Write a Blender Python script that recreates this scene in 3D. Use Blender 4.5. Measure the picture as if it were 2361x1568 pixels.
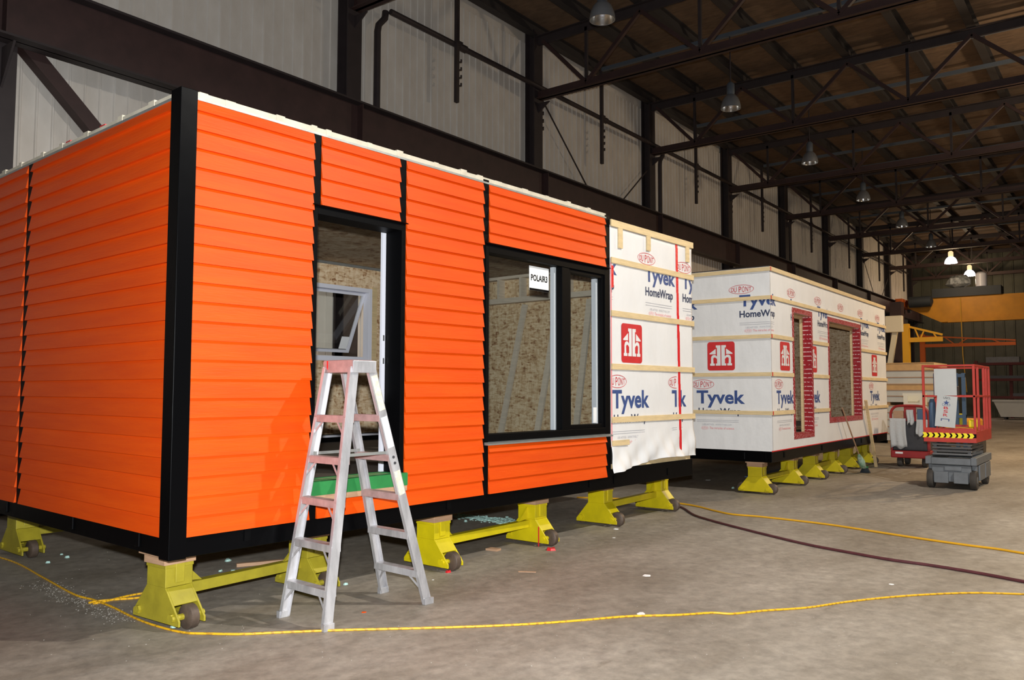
import bpy, bmesh, math, random
from mathutils import Vector, Matrix
random.seed(7)
PI = math.pi
for o in list(bpy.data.objects):
    bpy.data.objects.remove(o, do_unlink=True)
SC = bpy.context.scene
COL = SC.collection

# ------------------------------------------------------------------ camera
# World frame = the hall: X runs along the hall, Y to the side wall, camera at x=y=0.
FPX, AZ, PITCH, ROLL, CAMZ = 1886.93, math.radians(37.5), 0.0617, 0.0019, 1.65
W_, H_ = 2361.0, 1568.0
fw = Vector((math.cos(AZ)*math.cos(PITCH), math.sin(AZ)*math.cos(PITCH), math.sin(PITCH)))
rt0 = Vector((math.sin(AZ), -math.cos(AZ), 0))
up0 = rt0.cross(fw)
rt = rt0*math.cos(ROLL)+up0*math.sin(ROLL)
up = -rt0*math.sin(ROLL)+up0*math.cos(ROLL)
cd = bpy.data.cameras.new('camera'); cam = bpy.data.objects.new('camera', cd); COL.objects.link(cam)
cam.matrix_world = Matrix(((rt.x, up.x, -fw.x, 0), (rt.y, up.y, -fw.y, 0), (rt.z, up.z, -fw.z, CAMZ), (0, 0, 0, 1)))
cd.sensor_width = 36; cd.lens = FPX/W_*36; cd.clip_end = 300; cd.clip_start = 0.05
SC.camera = cam

# ------------------------------------------------------------------ world and light
w = bpy.data.worlds.new('hall_air'); SC.world = w; w.use_nodes = True
w.node_tree.nodes['Background'].inputs[0].default_value = (0.60, 0.66, 0.78, 1)
w.node_tree.nodes['Background'].inputs[1].default_value = 0.06
SC.view_settings.view_transform = 'Standard'; SC.view_settings.look = 'None'
SC.view_settings.gamma = 1; SC.view_settings.use_curve_mapping = False
SC.view_settings.exposure = 0.0
LAMP_KEY, LAMP_2, LAMP_3, LAMP_FAR, FLASH = 1000, 640, 420, 55, 760
def light(name, kind, loc, energy, color, size=0.2, target=None, spot=None, blend=0.5, parent=None):
    d = bpy.data.lights.new(name, kind); d.energy = energy; d.color = color
    if kind == 'AREA': d.size = size
    else: d.shadow_soft_size = size
    if spot: d.spot_size = spot; d.spot_blend = blend
    o = bpy.data.objects.new(name, d); COL.objects.link(o); o.location = loc
    if target is not None:
        o.rotation_euler = (Vector(target)-Vector(loc)).to_track_quat('-Z', 'Y').to_euler()
    if parent: o.parent = parent
    return o
# the photographer's flash gun just above the lens
light('camera_flash', 'SPOT', (-0.06, -0.04, 1.86), FLASH*4, (0.94, 0.975, 1.0), 0.04, (10, 7.9, 4.0), math.radians(104), 0.6)

# ------------------------------------------------------------------ helpers
def ray(u, v):
    return rt*((u-W_/2)/FPX) - up*((v-H_/2)/FPX) + fw
def at(u, v, z=0.0):                 # photo pixel -> point on the level z
    d = ray(u, v); k = (z-CAMZ)/d.z
    return Vector((d.x*k, d.y*k, z))
def tag(o, label=None, cat=None, group=None, kind=None):
    if label: o['label'] = label
    if cat: o['category'] = cat
    if group: o['group'] = group
    if kind: o['kind'] = kind
    return o
def thing(name, label, cat, loc=(0, 0, 0), rz=0, group=None, kind=None):
    o = bpy.data.objects.new(name, None); COL.objects.link(o)
    o.empty_display_size = 0.2
    o.location = loc; o.rotation_euler = (0, 0, rz)
    return tag(o, label, cat, group, kind)
def link(name, me, mat=None, parent=None, loc=None):
    if mat is not None and not me.materials: me.materials.append(mat)
    o = bpy.data.objects.new(name, me); COL.objects.link(o)
    if parent: o.parent = parent
    if loc: o.location = loc
    return o
def copy_tree(o, parent=None):
    c = o.copy(); COL.objects.link(c)
    if parent is not None: c.parent = parent
    for ch in [x for x in bpy.data.objects if x.parent == o and x.name != c.name]:
        copy_tree(ch, c)
    return c

class MB:
    def __init__(s): s.v = []; s.f = []
    def box(s, x0, x1, y0, y1, z0, z1):
        b = len(s.v)
        s.v += [(x, y, z) for z in (z0, z1) for y in (y0, y1) for x in (x0, x1)]
        s.f += [tuple(b+i for i in q) for q in ((0, 2, 3, 1), (4, 5, 7, 6), (0, 1, 5, 4), (2, 6, 7, 3), (0, 4, 6, 2), (1, 3, 7, 5))]
        return s
    def bar(s, p, q, w, h, side=(0, 0, 1)):        # h along 'side', w across
        p, q = Vector(p), Vector(q); d = (q-p).normalized(); sd = Vector(side)
        sd = (sd-d*sd.dot(d)); sd = sd.normalized() if sd.length > 1e-6 else d.orthogonal().normalized()
        n = d.cross(sd); b = len(s.v)
        for c in (p, q):
            for a, e in ((-1, -1), (1, -1), (1, 1), (-1, 1)):
                s.v.append(tuple(c+n*(a*w/2)+sd*(e*h/2)))
        s.f += [(b, b+1, b+2, b+3), (b+7, b+6, b+5, b+4)] + [(b+i, b+4+i, b+4+(i+1) % 4, b+(i+1) % 4) for i in range(4)]
        return s
    def tube(s, pts, r, n=10, cap=True):
        pts = [Vector(p) for p in pts]; b = len(s.v); m = len(pts); prev = None
        for i, p in enumerate(pts):
            d = (pts[min(i+1, m-1)]-pts[max(i-1, 0)]).normalized()
            if prev is None: u = d.orthogonal().normalized()
            else: u = (prev-d*prev.dot(d)).normalized()
            prev = u; w_ = d.cross(u); rr = r[i] if isinstance(r, (list, tuple)) else r
            for k in range(n):
                a = 2*PI*k/n; s.v.append(tuple(p+u*(rr*math.cos(a))+w_*(rr*math.sin(a))))
        for i in range(m-1):
            for k in range(n):
                k2 = (k+1) % n
                s.f.append((b+i*n+k, b+i*n+k2, b+(i+1)*n+k2, b+(i+1)*n+k))
        if cap:
            s.f.append(tuple(b+k for k in reversed(range(n)))); s.f.append(tuple(b+(m-1)*n+k for k in range(n)))
        return s
    def lathe(s, prof, c=(0, 0, 0), n=20, axis='z', close=False):
        b = len(s.v); m = len(prof)
        for r, h in prof:
            for k in range(n):
                a = 2*PI*k/n; x, y = r*math.cos(a), r*math.sin(a)
                p = {'z': (x, y, h), 'x': (h, x, y), 'y': (x, h, y)}[axis]
                s.v.append((p[0]+c[0], p[1]+c[1], p[2]+c[2]))
        for i in range(m-1 if not close else m):
            i2 = (i+1) % m
            for k in range(n):
                k2 = (k+1) % n
                s.f.append((b+i*n+k, b+i*n+k2, b+i2*n+k2, b+i2*n+k))
        if not close:
            s.f.append(tuple(b+k for k in reversed(range(n)))); s.f.append(tuple(b+(m-1)*n+k for k in range(n)))
        return s
    def prism(s, poly, a0, a1, axis='x'):           # polygon extruded along axis
        b = len(s.v); n = len(poly)
        for a in (a0, a1):
            for p, q in poly:
                s.v.append({'x': (a, p, q), 'y': (p, a, q), 'z': (p, q, a)}[axis])
        s.f += [tuple(b+i for i in reversed(range(n))), tuple(b+n+i for i in range(n))]
        s.f += [(b+i, b+(i+1) % n, b+n+(i+1) % n, b+n+i) for i in range(n)]
        return s
    def holed(s, x0, x1, z0, z1, y0, y1, ops):      # a wall slab with rectangular openings, x-z plane
        ops = sorted(ops); xs = x0
        for a, b_, c, d in ops:
            if a > xs: s.box(xs, a, y0, y1, z0, z1)
            if c > z0: s.box(a, b_, y0, y1, z0, c)
            if d < z1: s.box(a, b_, y0, y1, d, z1)
            xs = b_
        if xs < x1: s.box(xs, x1, y0, y1, z0, z1)
        return s
    def mesh(s, name='mesh', smooth=False):
        me = bpy.data.meshes.new(name); me.from_pydata(s.v, [], s.f)
        bm = bmesh.new(); bm.from_mesh(me); bmesh.ops.recalc_face_normals(bm, faces=bm.faces); bm.to_mesh(me); bm.free()
        if smooth:
            for p in me.polygons: p.use_smooth = True
        return me
    def build(s, name, mat, parent=None, bevel=0, smooth=False):
        o = link(name, s.mesh(name, smooth), mat, parent)
        if bevel:
            m = o.modifiers.new('bevel', 'BEVEL'); m.width = bevel; m.segments = 2; m.limit_method = 'ANGLE'; m.angle_limit = 0.7
        elif smooth:
            m = o.modifiers.new('edges', 'EDGE_SPLIT'); m.split_angle = 0.7
        return o

# ------------------------------------------------------------------ materials
def srgb(r, g, b):
    return tuple((c/255/12.92 if c/255 <= 0.04045 else ((c/255+0.055)/1.055)**2.4) for c in (r, g, b)) + (1,)
def mat(name, col, rough=0.6, metal=0.0, var=0.0, vscale=4.0, bump=0.0, bscale=30.0, stretch=(1, 1, 1), col2=None, rnd=0.0, emit=None, spec=None):
    m = bpy.data.materials.new(name); m.use_nodes = True; nt = m.node_tree; N = nt.nodes; L = nt.links
    b = N['Principled BSDF']; b.inputs['Roughness'].default_value = rough; b.inputs['Metallic'].default_value = metal
    if spec is not None: b.inputs['Specular IOR Level'].default_value = spec
    b.inputs['Base Color'].default_value = col
    if emit:
        b.inputs['Emission Color'].default_value = col; b.inputs['Emission Strength'].default_value = emit
    if var or bump or rnd:
        tc = N.new('ShaderNodeTexCoord'); mp = N.new('ShaderNodeMapping'); mp.inputs['Scale'].default_value = stretch
        L.new(tc.outputs['Object'], mp.inputs['Vector']); src = None
        if rnd:
            oi = N.new('ShaderNodeObjectInfo'); ad = N.new('ShaderNodeVectorMath'); ad.operation = 'ADD'
            mul = N.new('ShaderNodeMath'); mul.operation = 'MULTIPLY'; mul.inputs[1].default_value = 37.0
            L.new(oi.outputs['Random'], mul.inputs[0]); L.new(mp.outputs[0], ad.inputs[0]); L.new(mul.outputs[0], ad.inputs[1]); vec = ad.outputs[0]
        else: vec = mp.outputs[0]
        if var:
            nz = N.new('ShaderNodeTexNoise'); nz.inputs['Scale'].default_value = vscale; nz.inputs['Detail'].default_value = 6
            nz.inputs['Roughness'].default_value = 0.62
            L.new(vec, nz.inputs['Vector'])
            cr = N.new('ShaderNodeValToRGB'); c2 = col2 or tuple(c*(1-var) for c in col[:3])+(1,)
            cr.color_ramp.elements[0].position = 0.33; cr.color_ramp.elements[1].position = 0.68
            cr.color_ramp.elements[0].color = c2; cr.color_ramp.elements[1].color = col
            L.new(nz.outputs['Fac'], cr.inputs['Fac']); src = cr.outputs['Color']
        if rnd:
            hs = N.new('ShaderNodeHueSaturation'); mr = N.new('ShaderNodeMapRange')
            mr.inputs['To Min'].default_value = 1-rnd; mr.inputs['To Max'].default_value = 1+rnd
            L.new(oi.outputs['Random'], mr.inputs['Value']); L.new(mr.outputs[0], hs.inputs['Value'])
            if src: L.new(src, hs.inputs['Color'])
            else: hs.inputs['Color'].default_value = col
            src = hs.outputs['Color']
        if src: L.new(src, b.inputs['Base Color'])
        if bump:
            nb = N.new('ShaderNodeTexNoise'); nb.inputs['Scale'].default_value = bscale; nb.inputs['Detail'].default_value = 5
            L.new(vec, nb.inputs['Vector'])
            bp = N.new('ShaderNodeBump'); bp.inputs['Strength'].default_value = bump; bp.inputs['Distance'].default_value = 0.02
            L.new(nb.outputs['Fac'], bp.inputs['Height']); L.new(bp.outputs[0], b.inputs['Normal'])
    return m
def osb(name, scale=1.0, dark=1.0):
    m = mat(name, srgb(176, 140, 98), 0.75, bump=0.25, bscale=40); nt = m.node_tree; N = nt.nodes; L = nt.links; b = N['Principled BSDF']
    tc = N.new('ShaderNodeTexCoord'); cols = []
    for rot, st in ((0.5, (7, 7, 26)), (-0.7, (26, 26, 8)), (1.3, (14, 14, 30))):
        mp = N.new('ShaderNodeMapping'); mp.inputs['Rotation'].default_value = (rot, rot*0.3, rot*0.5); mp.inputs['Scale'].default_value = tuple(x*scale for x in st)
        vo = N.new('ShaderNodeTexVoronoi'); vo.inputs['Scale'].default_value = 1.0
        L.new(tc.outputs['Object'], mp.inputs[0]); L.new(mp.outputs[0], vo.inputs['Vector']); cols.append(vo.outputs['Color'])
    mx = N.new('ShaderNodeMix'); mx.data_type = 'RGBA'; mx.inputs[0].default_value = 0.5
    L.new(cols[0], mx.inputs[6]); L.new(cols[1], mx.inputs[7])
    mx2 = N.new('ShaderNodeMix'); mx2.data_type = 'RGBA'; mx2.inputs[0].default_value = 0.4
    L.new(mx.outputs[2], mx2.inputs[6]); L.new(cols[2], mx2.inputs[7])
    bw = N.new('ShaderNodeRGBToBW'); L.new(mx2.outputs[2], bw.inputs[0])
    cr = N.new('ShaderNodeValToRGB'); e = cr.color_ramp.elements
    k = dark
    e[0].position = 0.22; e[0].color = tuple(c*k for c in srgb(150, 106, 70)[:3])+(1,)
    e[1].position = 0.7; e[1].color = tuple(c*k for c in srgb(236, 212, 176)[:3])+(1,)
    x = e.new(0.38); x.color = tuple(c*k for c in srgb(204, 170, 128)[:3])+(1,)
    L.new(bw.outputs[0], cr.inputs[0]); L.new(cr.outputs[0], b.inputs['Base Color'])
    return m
def glass(name, tint=(0.96, 0.975, 0.965, 1)):
    m = bpy.data.materials.new(name); m.use_nodes = True; nt = m.node_tree; N = nt.nodes; L = nt.links
    N.remove(N['Principled BSDF']); out = N['Material Output']
    t = N.new('ShaderNodeBsdfTransparent'); t.inputs[0].default_value = tint
    g = N.new('ShaderNodeBsdfGlossy'); g.inputs['Roughness'].default_value = 0.02; g.inputs['Color'].default_value = (1, 1, 1, 1)
    lw = N.new('ShaderNodeLayerWeight'); lw.inputs[0].default_value = 0.5
    pw = N.new('ShaderNodeMath'); pw.operation = 'POWER'; pw.inputs[1].default_value = 4.0; L.new(lw.outputs['Facing'], pw.inputs[0])
    fr = N.new('ShaderNodeMath'); fr.operation = 'MULTIPLY_ADD'; fr.inputs[1].default_value = 0.85; fr.inputs[2].default_value = 0.035; L.new(pw.outputs[0], fr.inputs[0])
    mx = N.new('ShaderNodeMixShader'); L.new(fr.outputs[0], mx.inputs[0]); L.new(t.outputs[0], mx.inputs[1]); L.new(g.outputs[0], mx.inputs[2]); L.new(mx.outputs[0], out.inputs[0])
    return m
def striped(name, base, stripe, freq, duty=0.3, direction=(1, 0, 1), rough=0.45):
    m = mat(name, base, rough, bump=0.15, bscale=60); nt = m.node_tree; N = nt.nodes; L = nt.links; b = N['Principled BSDF']
    tc = N.new('ShaderNodeTexCoord'); dt = N.new('ShaderNodeVectorMath'); dt.operation = 'DOT_PRODUCT'; dt.inputs[1].default_value = direction
    mu = N.new('ShaderNodeMath'); mu.operation = 'MULTIPLY'; mu.inputs[1].default_value = freq
    fr = N.new('ShaderNodeMath'); fr.operation = 'FRACT'; lt = N.new('ShaderNodeMath'); lt.operation = 'LESS_THAN'; lt.inputs[1].default_value = duty
    nz = N.new('ShaderNodeTexNoise'); nz.inputs['Scale'].default_value = 35; gt = N.new('ShaderNodeMath'); gt.operation = 'GREATER_THAN'; gt.inputs[1].default_value = 0.46
    an = N.new('ShaderNodeMath'); an.operation = 'MULTIPLY'
    mx = N.new('ShaderNodeMix'); mx.data_type = 'RGBA'; mx.inputs[6].default_value = base; mx.inputs[7].default_value = stripe
    L.new(tc.outputs['Object'], dt.inputs[0]); L.new(dt.outputs['Value'], mu.inputs[0]); L.new(mu.outputs[0], fr.inputs[0]); L.new(fr.outputs[0], lt.inputs[0])
    L.new(tc.outputs['Object'], nz.inputs['Vector']); L.new(nz.outputs['Fac'], gt.inputs[0]); L.new(lt.outputs[0], an.inputs[0]); L.new(gt.outputs[0], an.inputs[1])
    L.new(an.outputs[0], mx.inputs[0]); L.new(mx.outputs[2], b.inputs['Base Color'])
    return m
def concrete(name):
    m = mat(name, srgb(150, 138, 122), 0.62); nt = m.node_tree; N = nt.nodes; L = nt.links; b = N['Principled BSDF']
    tc = N.new('ShaderNodeTexCoord')
    def nz(scale, det, st=(1, 1, 1), rgh=0.6):
        mp = N.new('ShaderNodeMapping'); mp.inputs['Scale'].default_value = st; mp.inputs['Rotation'].default_value = (0, 0, 0.5)
        n = N.new('ShaderNodeTexNoise'); n.inputs['Scale'].default_value = scale; n.inputs['Detail'].default_value = det; n.inputs['Roughness'].default_value = rgh
        L.new(tc.outputs['Object'], mp.inputs[0]); L.new(mp.outputs[0], n.inputs['Vector']); return n.outputs['Fac']
    def ramp(fac, p0, c0, p1, c1):
        r = N.new('ShaderNodeValToRGB'); r.color_ramp.elements[0].position = p0; r.color_ramp.elements[1].position = p1
        r.color_ramp.elements[0].color = c0; r.color_ramp.elements[1].color = c1; L.new(fac, r.inputs[0]); return r.outputs[0]
    def mix(fac, a, c, mode='MIX'):
        x = N.new('ShaderNodeMix'); x.data_type = 'RGBA'; x.blend_type = mode
        if isinstance(fac, float): x.inputs[0].default_value = fac
        else: L.new(fac, x.inputs[0])
        L.new(a, x.inputs[6])
        if isinstance(c, tuple): x.inputs[7].default_value = c
        else: L.new(c, x.inputs[7])
        return x.outputs[2]
    base = ramp(nz(0.55, 8, (0.7, 1.5, 1), 0.65), 0.36, FLOOR_D, 0.66, FLOOR_L)
    fine = ramp(nz(9, 8, (1, 1, 1), 0.7), 0.32, (0.68, 0.68, 0.68, 1), 0.68, (1.16, 1.16, 1.16, 1))
    c = mix(1.0, base, fine, 'MULTIPLY')
    blot = ramp(nz(1.5, 6, (0.6, 1.7, 1), 0.7), 0.62, (0, 0, 0, 1), 0.74, (1, 1, 1, 1))
    c = mix(blot, c, FLOOR_STAIN)
    dust = ramp(nz(2.3, 10, (1.6, 0.8, 1), 0.8), 0.66, (0, 0, 0, 1), 0.80, (0.7, 0.7, 0.7, 1))
    c = mix(dust, c, FLOOR_DUST)
    L.new(c, b.inputs['Base Color'])
    rg = N.new('ShaderNodeMapRange'); rg.inputs['To Min'].default_value = 0.45; rg.inputs['To Max'].default_value = 0.8
    L.new(nz(1.2, 5), rg.inputs[0]); L.new(rg.outputs[0], b.inputs['Roughness'])
    bp = N.new('ShaderNodeBump'); bp.inputs['Strength'].default_value = 0.12; bp.inputs['Distance'].default_value = 0.01
    L.new(nz(40, 6), bp.inputs['Height']); L.new(bp.outputs[0], b.inputs['Normal'])
    return m
FLOOR_D, FLOOR_L = srgb(128, 118, 104), srgb(164, 155, 142)
FLOOR_STAIN, FLOOR_DUST = srgb(106, 96, 83), srgb(194, 184, 168)
M = {}
M['concrete'] = concrete('oily_concrete')
M['orange'] = mat('orange_stain', srgb(218, 78, 6), 0.5, var=0.2, vscale=2.2, stretch=(0.6, 0.6, 6), bump=0.10, bscale=14, col2=srgb(208, 68, 5), rnd=0.04, spec=0.2)
M['black'] = mat('black_enamel', srgb(6, 6, 7), 0.32, bump=0.05, bscale=8, spec=0.06)
M['black_matt'] = mat('black_vinyl', srgb(7, 7, 8), 0.5, spec=0.06)
M['membrane'] = mat('dark_membrane', srgb(40, 36, 34), 0.8)
M['wrap'] = mat('white_house_wrap', srgb(228, 227, 226), 0.55, var=0.06, vscale=2.5, bump=0.6, bscale=3.5, stretch=(1.2, 1.2, 0.7))
M['pine'] = mat('pine_lumber', srgb(226, 200, 152), 0.65, var=0.22, vscale=5, stretch=(1, 1, 10), bump=0.08, bscale=20, rnd=0.06)
M['pine_x'] = mat('pine_lumber_lengthwise', srgb(226, 200, 152), 0.65, var=0.2, vscale=4, stretch=(1.2, 8, 8), bump=0.08, bscale=20, rnd=0.06)
M['ply'] = mat('plywood', srgb(186, 148, 116), 0.7, var=0.3, vscale=6, stretch=(1, 1, 20), rnd=0.08)
M['osb'] = osb('osb_panel', 1.35)
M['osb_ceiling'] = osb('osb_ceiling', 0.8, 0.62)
M['red_tape'] = mat('red_sheathing_tape', srgb(214, 28, 34), 0.35, bump=0.4, bscale=30)
M['red_hatch'] = striped('red_hatched_tape', srgb(150, 18, 30), srgb(214, 170, 170), 13, 0.22)
M['ink_blue'] = mat('blue_ink', srgb(58, 82, 140), 0.55, var=0.25, vscale=14)
M['ink_dark'] = mat('dark_blue_ink', srgb(56, 66, 96), 0.55, var=0.25, vscale=14)
M['ink_red'] = mat('red_ink', srgb(208, 52, 62), 0.55, var=0.2, vscale=14)
M['ink_grey'] = mat('grey_ink', srgb(178, 178, 184), 0.6)
M['ink_pink'] = mat('pale_red_ink', srgb(226, 140, 142), 0.6)
M['badge_red'] = mat('badge_red_ink', srgb(206, 44, 48), 0.5, var=0.15, vscale=9)
M['white'] = mat('white_vinyl', srgb(226, 226, 234), 0.35)
M['paper'] = mat('white_paper', srgb(236, 236, 234), 0.7)
M['glass'] = glass('window_glass')
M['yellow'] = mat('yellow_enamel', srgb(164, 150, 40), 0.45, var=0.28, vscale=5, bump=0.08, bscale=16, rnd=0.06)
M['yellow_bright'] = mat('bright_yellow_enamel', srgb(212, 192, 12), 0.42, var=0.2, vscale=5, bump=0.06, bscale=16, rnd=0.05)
M['rust'] = mat('worn_steel_tyre', srgb(98, 82, 70), 0.55, 0.2, var=0.4, vscale=14)
M['steel'] = mat('bright_steel', srgb(176, 176, 176), 0.35, 0.9)
M['zinc'] = mat('zinc_flashing', srgb(168, 170, 166), 0.45, 0.6, var=0.2, vscale=8)
M['alu'] = mat('paint_splashed_aluminium', srgb(208, 206, 208), 0.38, 0.45, var=0.45, vscale=9, stretch=(1, 1, 0.25), bump=0.05, bscale=30)
M['alu_pink'] = mat('pink_stained_aluminium', srgb(186, 156, 152), 0.5, 0.2, var=0.3, vscale=12)
M['label_pale'] = mat('worn_paper_label', srgb(226, 218, 196), 0.6, var=0.35, vscale=38)
M['tape_green'] = mat('green_masking_tape', srgb(38, 124, 62), 0.55, var=0.15, vscale=10)
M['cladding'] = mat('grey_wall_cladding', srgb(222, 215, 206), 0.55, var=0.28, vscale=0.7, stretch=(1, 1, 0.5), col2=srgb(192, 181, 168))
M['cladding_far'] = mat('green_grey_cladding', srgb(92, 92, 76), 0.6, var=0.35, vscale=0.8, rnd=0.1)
M['girder'] = mat('oxide_red_steel', srgb(62, 40, 37), 0.6, var=0.35, vscale=3)
M['girder_dark'] = mat('dark_primer_steel', srgb(52, 42, 42), 0.62, var=0.3, vscale=3)
M['conduit'] = mat('grey_blue_conduit', srgb(78, 84, 92), 0.6)
M['roof'] = mat('wood_wool_roof_board', srgb(112, 88, 66), 0.85, var=0.4, vscale=3, bump=0.4, bscale=14, rnd=0.12, stretch=(3, 1, 1))
M['purlin'] = mat('brown_black_purlin', srgb(46, 40, 38), 0.7)
M['dark_grey'] = mat('dark_grey_steel', srgb(48, 52, 54), 0.6)
M['bell'] = mat('spun_aluminium_bell', srgb(150, 152, 156), 0.4, 0.6)
M['reflector'] = mat('polished_reflector', srgb(236, 234, 230), 0.22, 1.0, bump=0.2, bscale=8)
M['lamp_on'] = mat('glowing_lamp_lens', (1.0, 0.93, 0.98, 1), 0.5, emit=45)
M['lamp_amber'] = mat('glowing_lamp_neck', (1.0, 0.62, 0.32, 1), 0.5, emit=1.3)
M['lamp_glow'] = mat('glowing_lamp_bell', (1.0, 0.90, 0.96, 1), 0.5, emit=2.5)
M['crane_yellow'] = mat('crane_yellow', srgb(222, 150, 24), 0.55, var=0.25, vscale=1.0)
M['crane_orange'] = mat('jib_orange', srgb(196, 92, 24), 0.55)
M['lift_red'] = mat('lift_red', srgb(192, 52, 36), 0.5, var=0.2, vscale=6)
M['lift_grey'] = mat('lift_grey', srgb(112, 116, 120), 0.5, var=0.25, vscale=6)
M['cart_red'] = mat('cart_red', srgb(158, 32, 32), 0.5, var=0.25, vscale=6)
M['charcoal'] = mat('charcoal_plastic', srgb(62, 62, 66), 0.6, var=0.4, vscale=6)
M['chevron'] = mat('reflective_yellow', srgb(255, 236, 40), 0.3)
M['rubber'] = mat('grey_rubber', srgb(70, 64, 58), 0.8, var=0.3, vscale=8)
M['cloth'] = mat('grey_white_cloth', srgb(190, 192, 192), 0.9, bump=0.5, bscale=30)
M['cream'] = mat('cream_plastic', srgb(214, 206, 182), 0.5)
M['cream_gloss'] = mat('glossy_cream_panel', srgb(226, 218, 196), 0.25)
M['stud'] = mat('pale_stud_lumber', srgb(222, 206, 186), 0.65, var=0.2, vscale=5, stretch=(1, 1, 8), rnd=0.05)
M['rack_red'] = mat('dark_rack_red', srgb(84, 24, 24), 0.6)
M['film'] = mat('crumpled_film', srgb(196, 200, 200), 0.3, var=0.4, vscale=5, col2=srgb(90, 96, 98), bump=0.8, bscale=6)
M['cord'] = striped('yellow_cord', srgb(220, 166, 22), srgb(178, 132, 22), 34, 0.35, (1, 0.4, 0), 0.5)
M['hose_yellow'] = mat('yellow_hose', srgb(216, 160, 28), 0.45)
M['hose_maroon'] = mat('maroon_hose', srgb(92, 48, 52), 0.45, var=0.3, vscale=9)
M['cyan'] = mat('pale_green_insulation', srgb(178, 214, 204), 0.8, var=0.2, vscale=20)
M['blue'] = mat('blue_paint', srgb(70, 96, 124), 0.5)
M['panel_white'] = mat('white_panel_face', srgb(196, 198, 196), 0.5, var=0.1, vscale=2)
M['panel_tan'] = mat('tan_panel_face', srgb(206, 168, 118), 0.7, var=0.2, vscale=4)
M['panel_cream'] = mat('cream_panel_edge', srgb(226, 200, 156), 0.7)
M['bristle'] = mat('dark_bristle', srgb(46, 52, 58), 0.9)
M['bag'] = mat('printed_plastic_bag', srgb(206, 224, 214), 0.3, var=0.4, vscale=10, col2=srgb(90, 160, 110))
M['green'] = mat('green_plastic', srgb(60, 140, 84), 0.5)
M['dust'] = mat('grey_white_dust', srgb(172, 166, 156), 0.9)
M['eave_pale'] = mat('weathered_pale_lumber', srgb(214, 204, 182), 0.7, var=0.25, vscale=6)
M['red_plastic'] = mat('red_wrapper', srgb(206, 40, 44), 0.35)

# ------------------------------------------------------------------ hall shell
BAY, COL0 = 6.19, 4.20                      # column pitch and first column in view
cols_x = [COL0 + BAY*k for k in range(10)]
fl = MB(); fl.box(-9, 62.5, -14, 12.45, -0.2, 0)
tag(fl.build('floor', M['concrete']), 'stained brown-grey concrete floor of the hall', kind='structure')

def sheet_mesh(width, ribs, h, depth):
    b = MB(); p = width/ribs; pr = []
    for i in range(ribs):
        x = i*p; pr += [(x, 0), (x+p*0.80, 0), (x+p*0.85, -depth), (x+p*0.95, -depth)]
    pr.append((width-0.004, 0))
    n = len(pr)
    for z in (0, h): b.v += [(x, y, z) for x, y in pr]
    for z in (0, h): b.v += [(x, y+0.012, z) for x, y in pr]
    for i in range(n-1):
        b.f.append((i, i+1, n+i+1, n+i)); b.f.append((2*n+i, 3*n+i, 3*n+i+1, 2*n+i+1))
    for a, c in ((0, 2*n), (n-1, 3*n-1)): b.f.append((a, a+n, c+n, c))
    return b.mesh('cladding_sheet')
wall = MB(); wall.box(-9, 62.0, 12.34, 12.45, 0, 11.3)
wl = tag(wall.build('wall_left', M['cladding']), 'long hall wall of pale ribbed metal cladding', kind='structure')
sm = sheet_mesh(0.88, 4, 10.62, 0.02); sm.materials.append(M['cladding'])
x = -8.9
while x < 61.5:
    link('cladding_sheet', sm, None, wl, (x, 12.325, 0)); x += 0.88
fwall = MB(); fwall.box(62.0, 62.15, -14, 12.45, 0, 11.3)
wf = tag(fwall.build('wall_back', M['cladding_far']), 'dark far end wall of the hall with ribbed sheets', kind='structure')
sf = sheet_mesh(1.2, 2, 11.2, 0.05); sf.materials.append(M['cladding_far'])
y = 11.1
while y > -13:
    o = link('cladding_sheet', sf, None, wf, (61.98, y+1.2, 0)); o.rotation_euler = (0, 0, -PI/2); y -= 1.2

ROOFZ = 11.05
PUR = [12.05-1.5*k for k in range(13)]      # purlin lines, across the hall
rf = MB(); rf.box(-9, 62.0, -6.2, 12.45, ROOFZ+0.06, ROOFZ+0.16)
ce = tag(rf.build('ceiling', M['roof']), 'dark brown board roof deck of the hall', kind='structure')
pm = MB().box(0, 1.22, 0, 1.48, 0, 0.055).mesh('roof_board'); pm.materials.append(M['roof'])
cells = [(i, j) for i in range(-7, 50) for j in range(12)]
near = set(sorted([c for c in cells if 9.5 < c[0]*1.24 < 52 and c[1] < 8], key=lambda c: c[0])[:280])
rest = MB()
for i, j in cells:
    x, y1 = i*1.24, PUR[j]
    if (i, j) in near: link('roof_board', pm, None, ce, (x, y1-1.49, ROOFZ))
    else: rest.box(x, x+1.22, y1-1.49, y1-0.01, ROOFZ, ROOFZ+0.055)
tag(rest.build('roof_boards', M['roof'], ce), kind='stuff')

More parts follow.
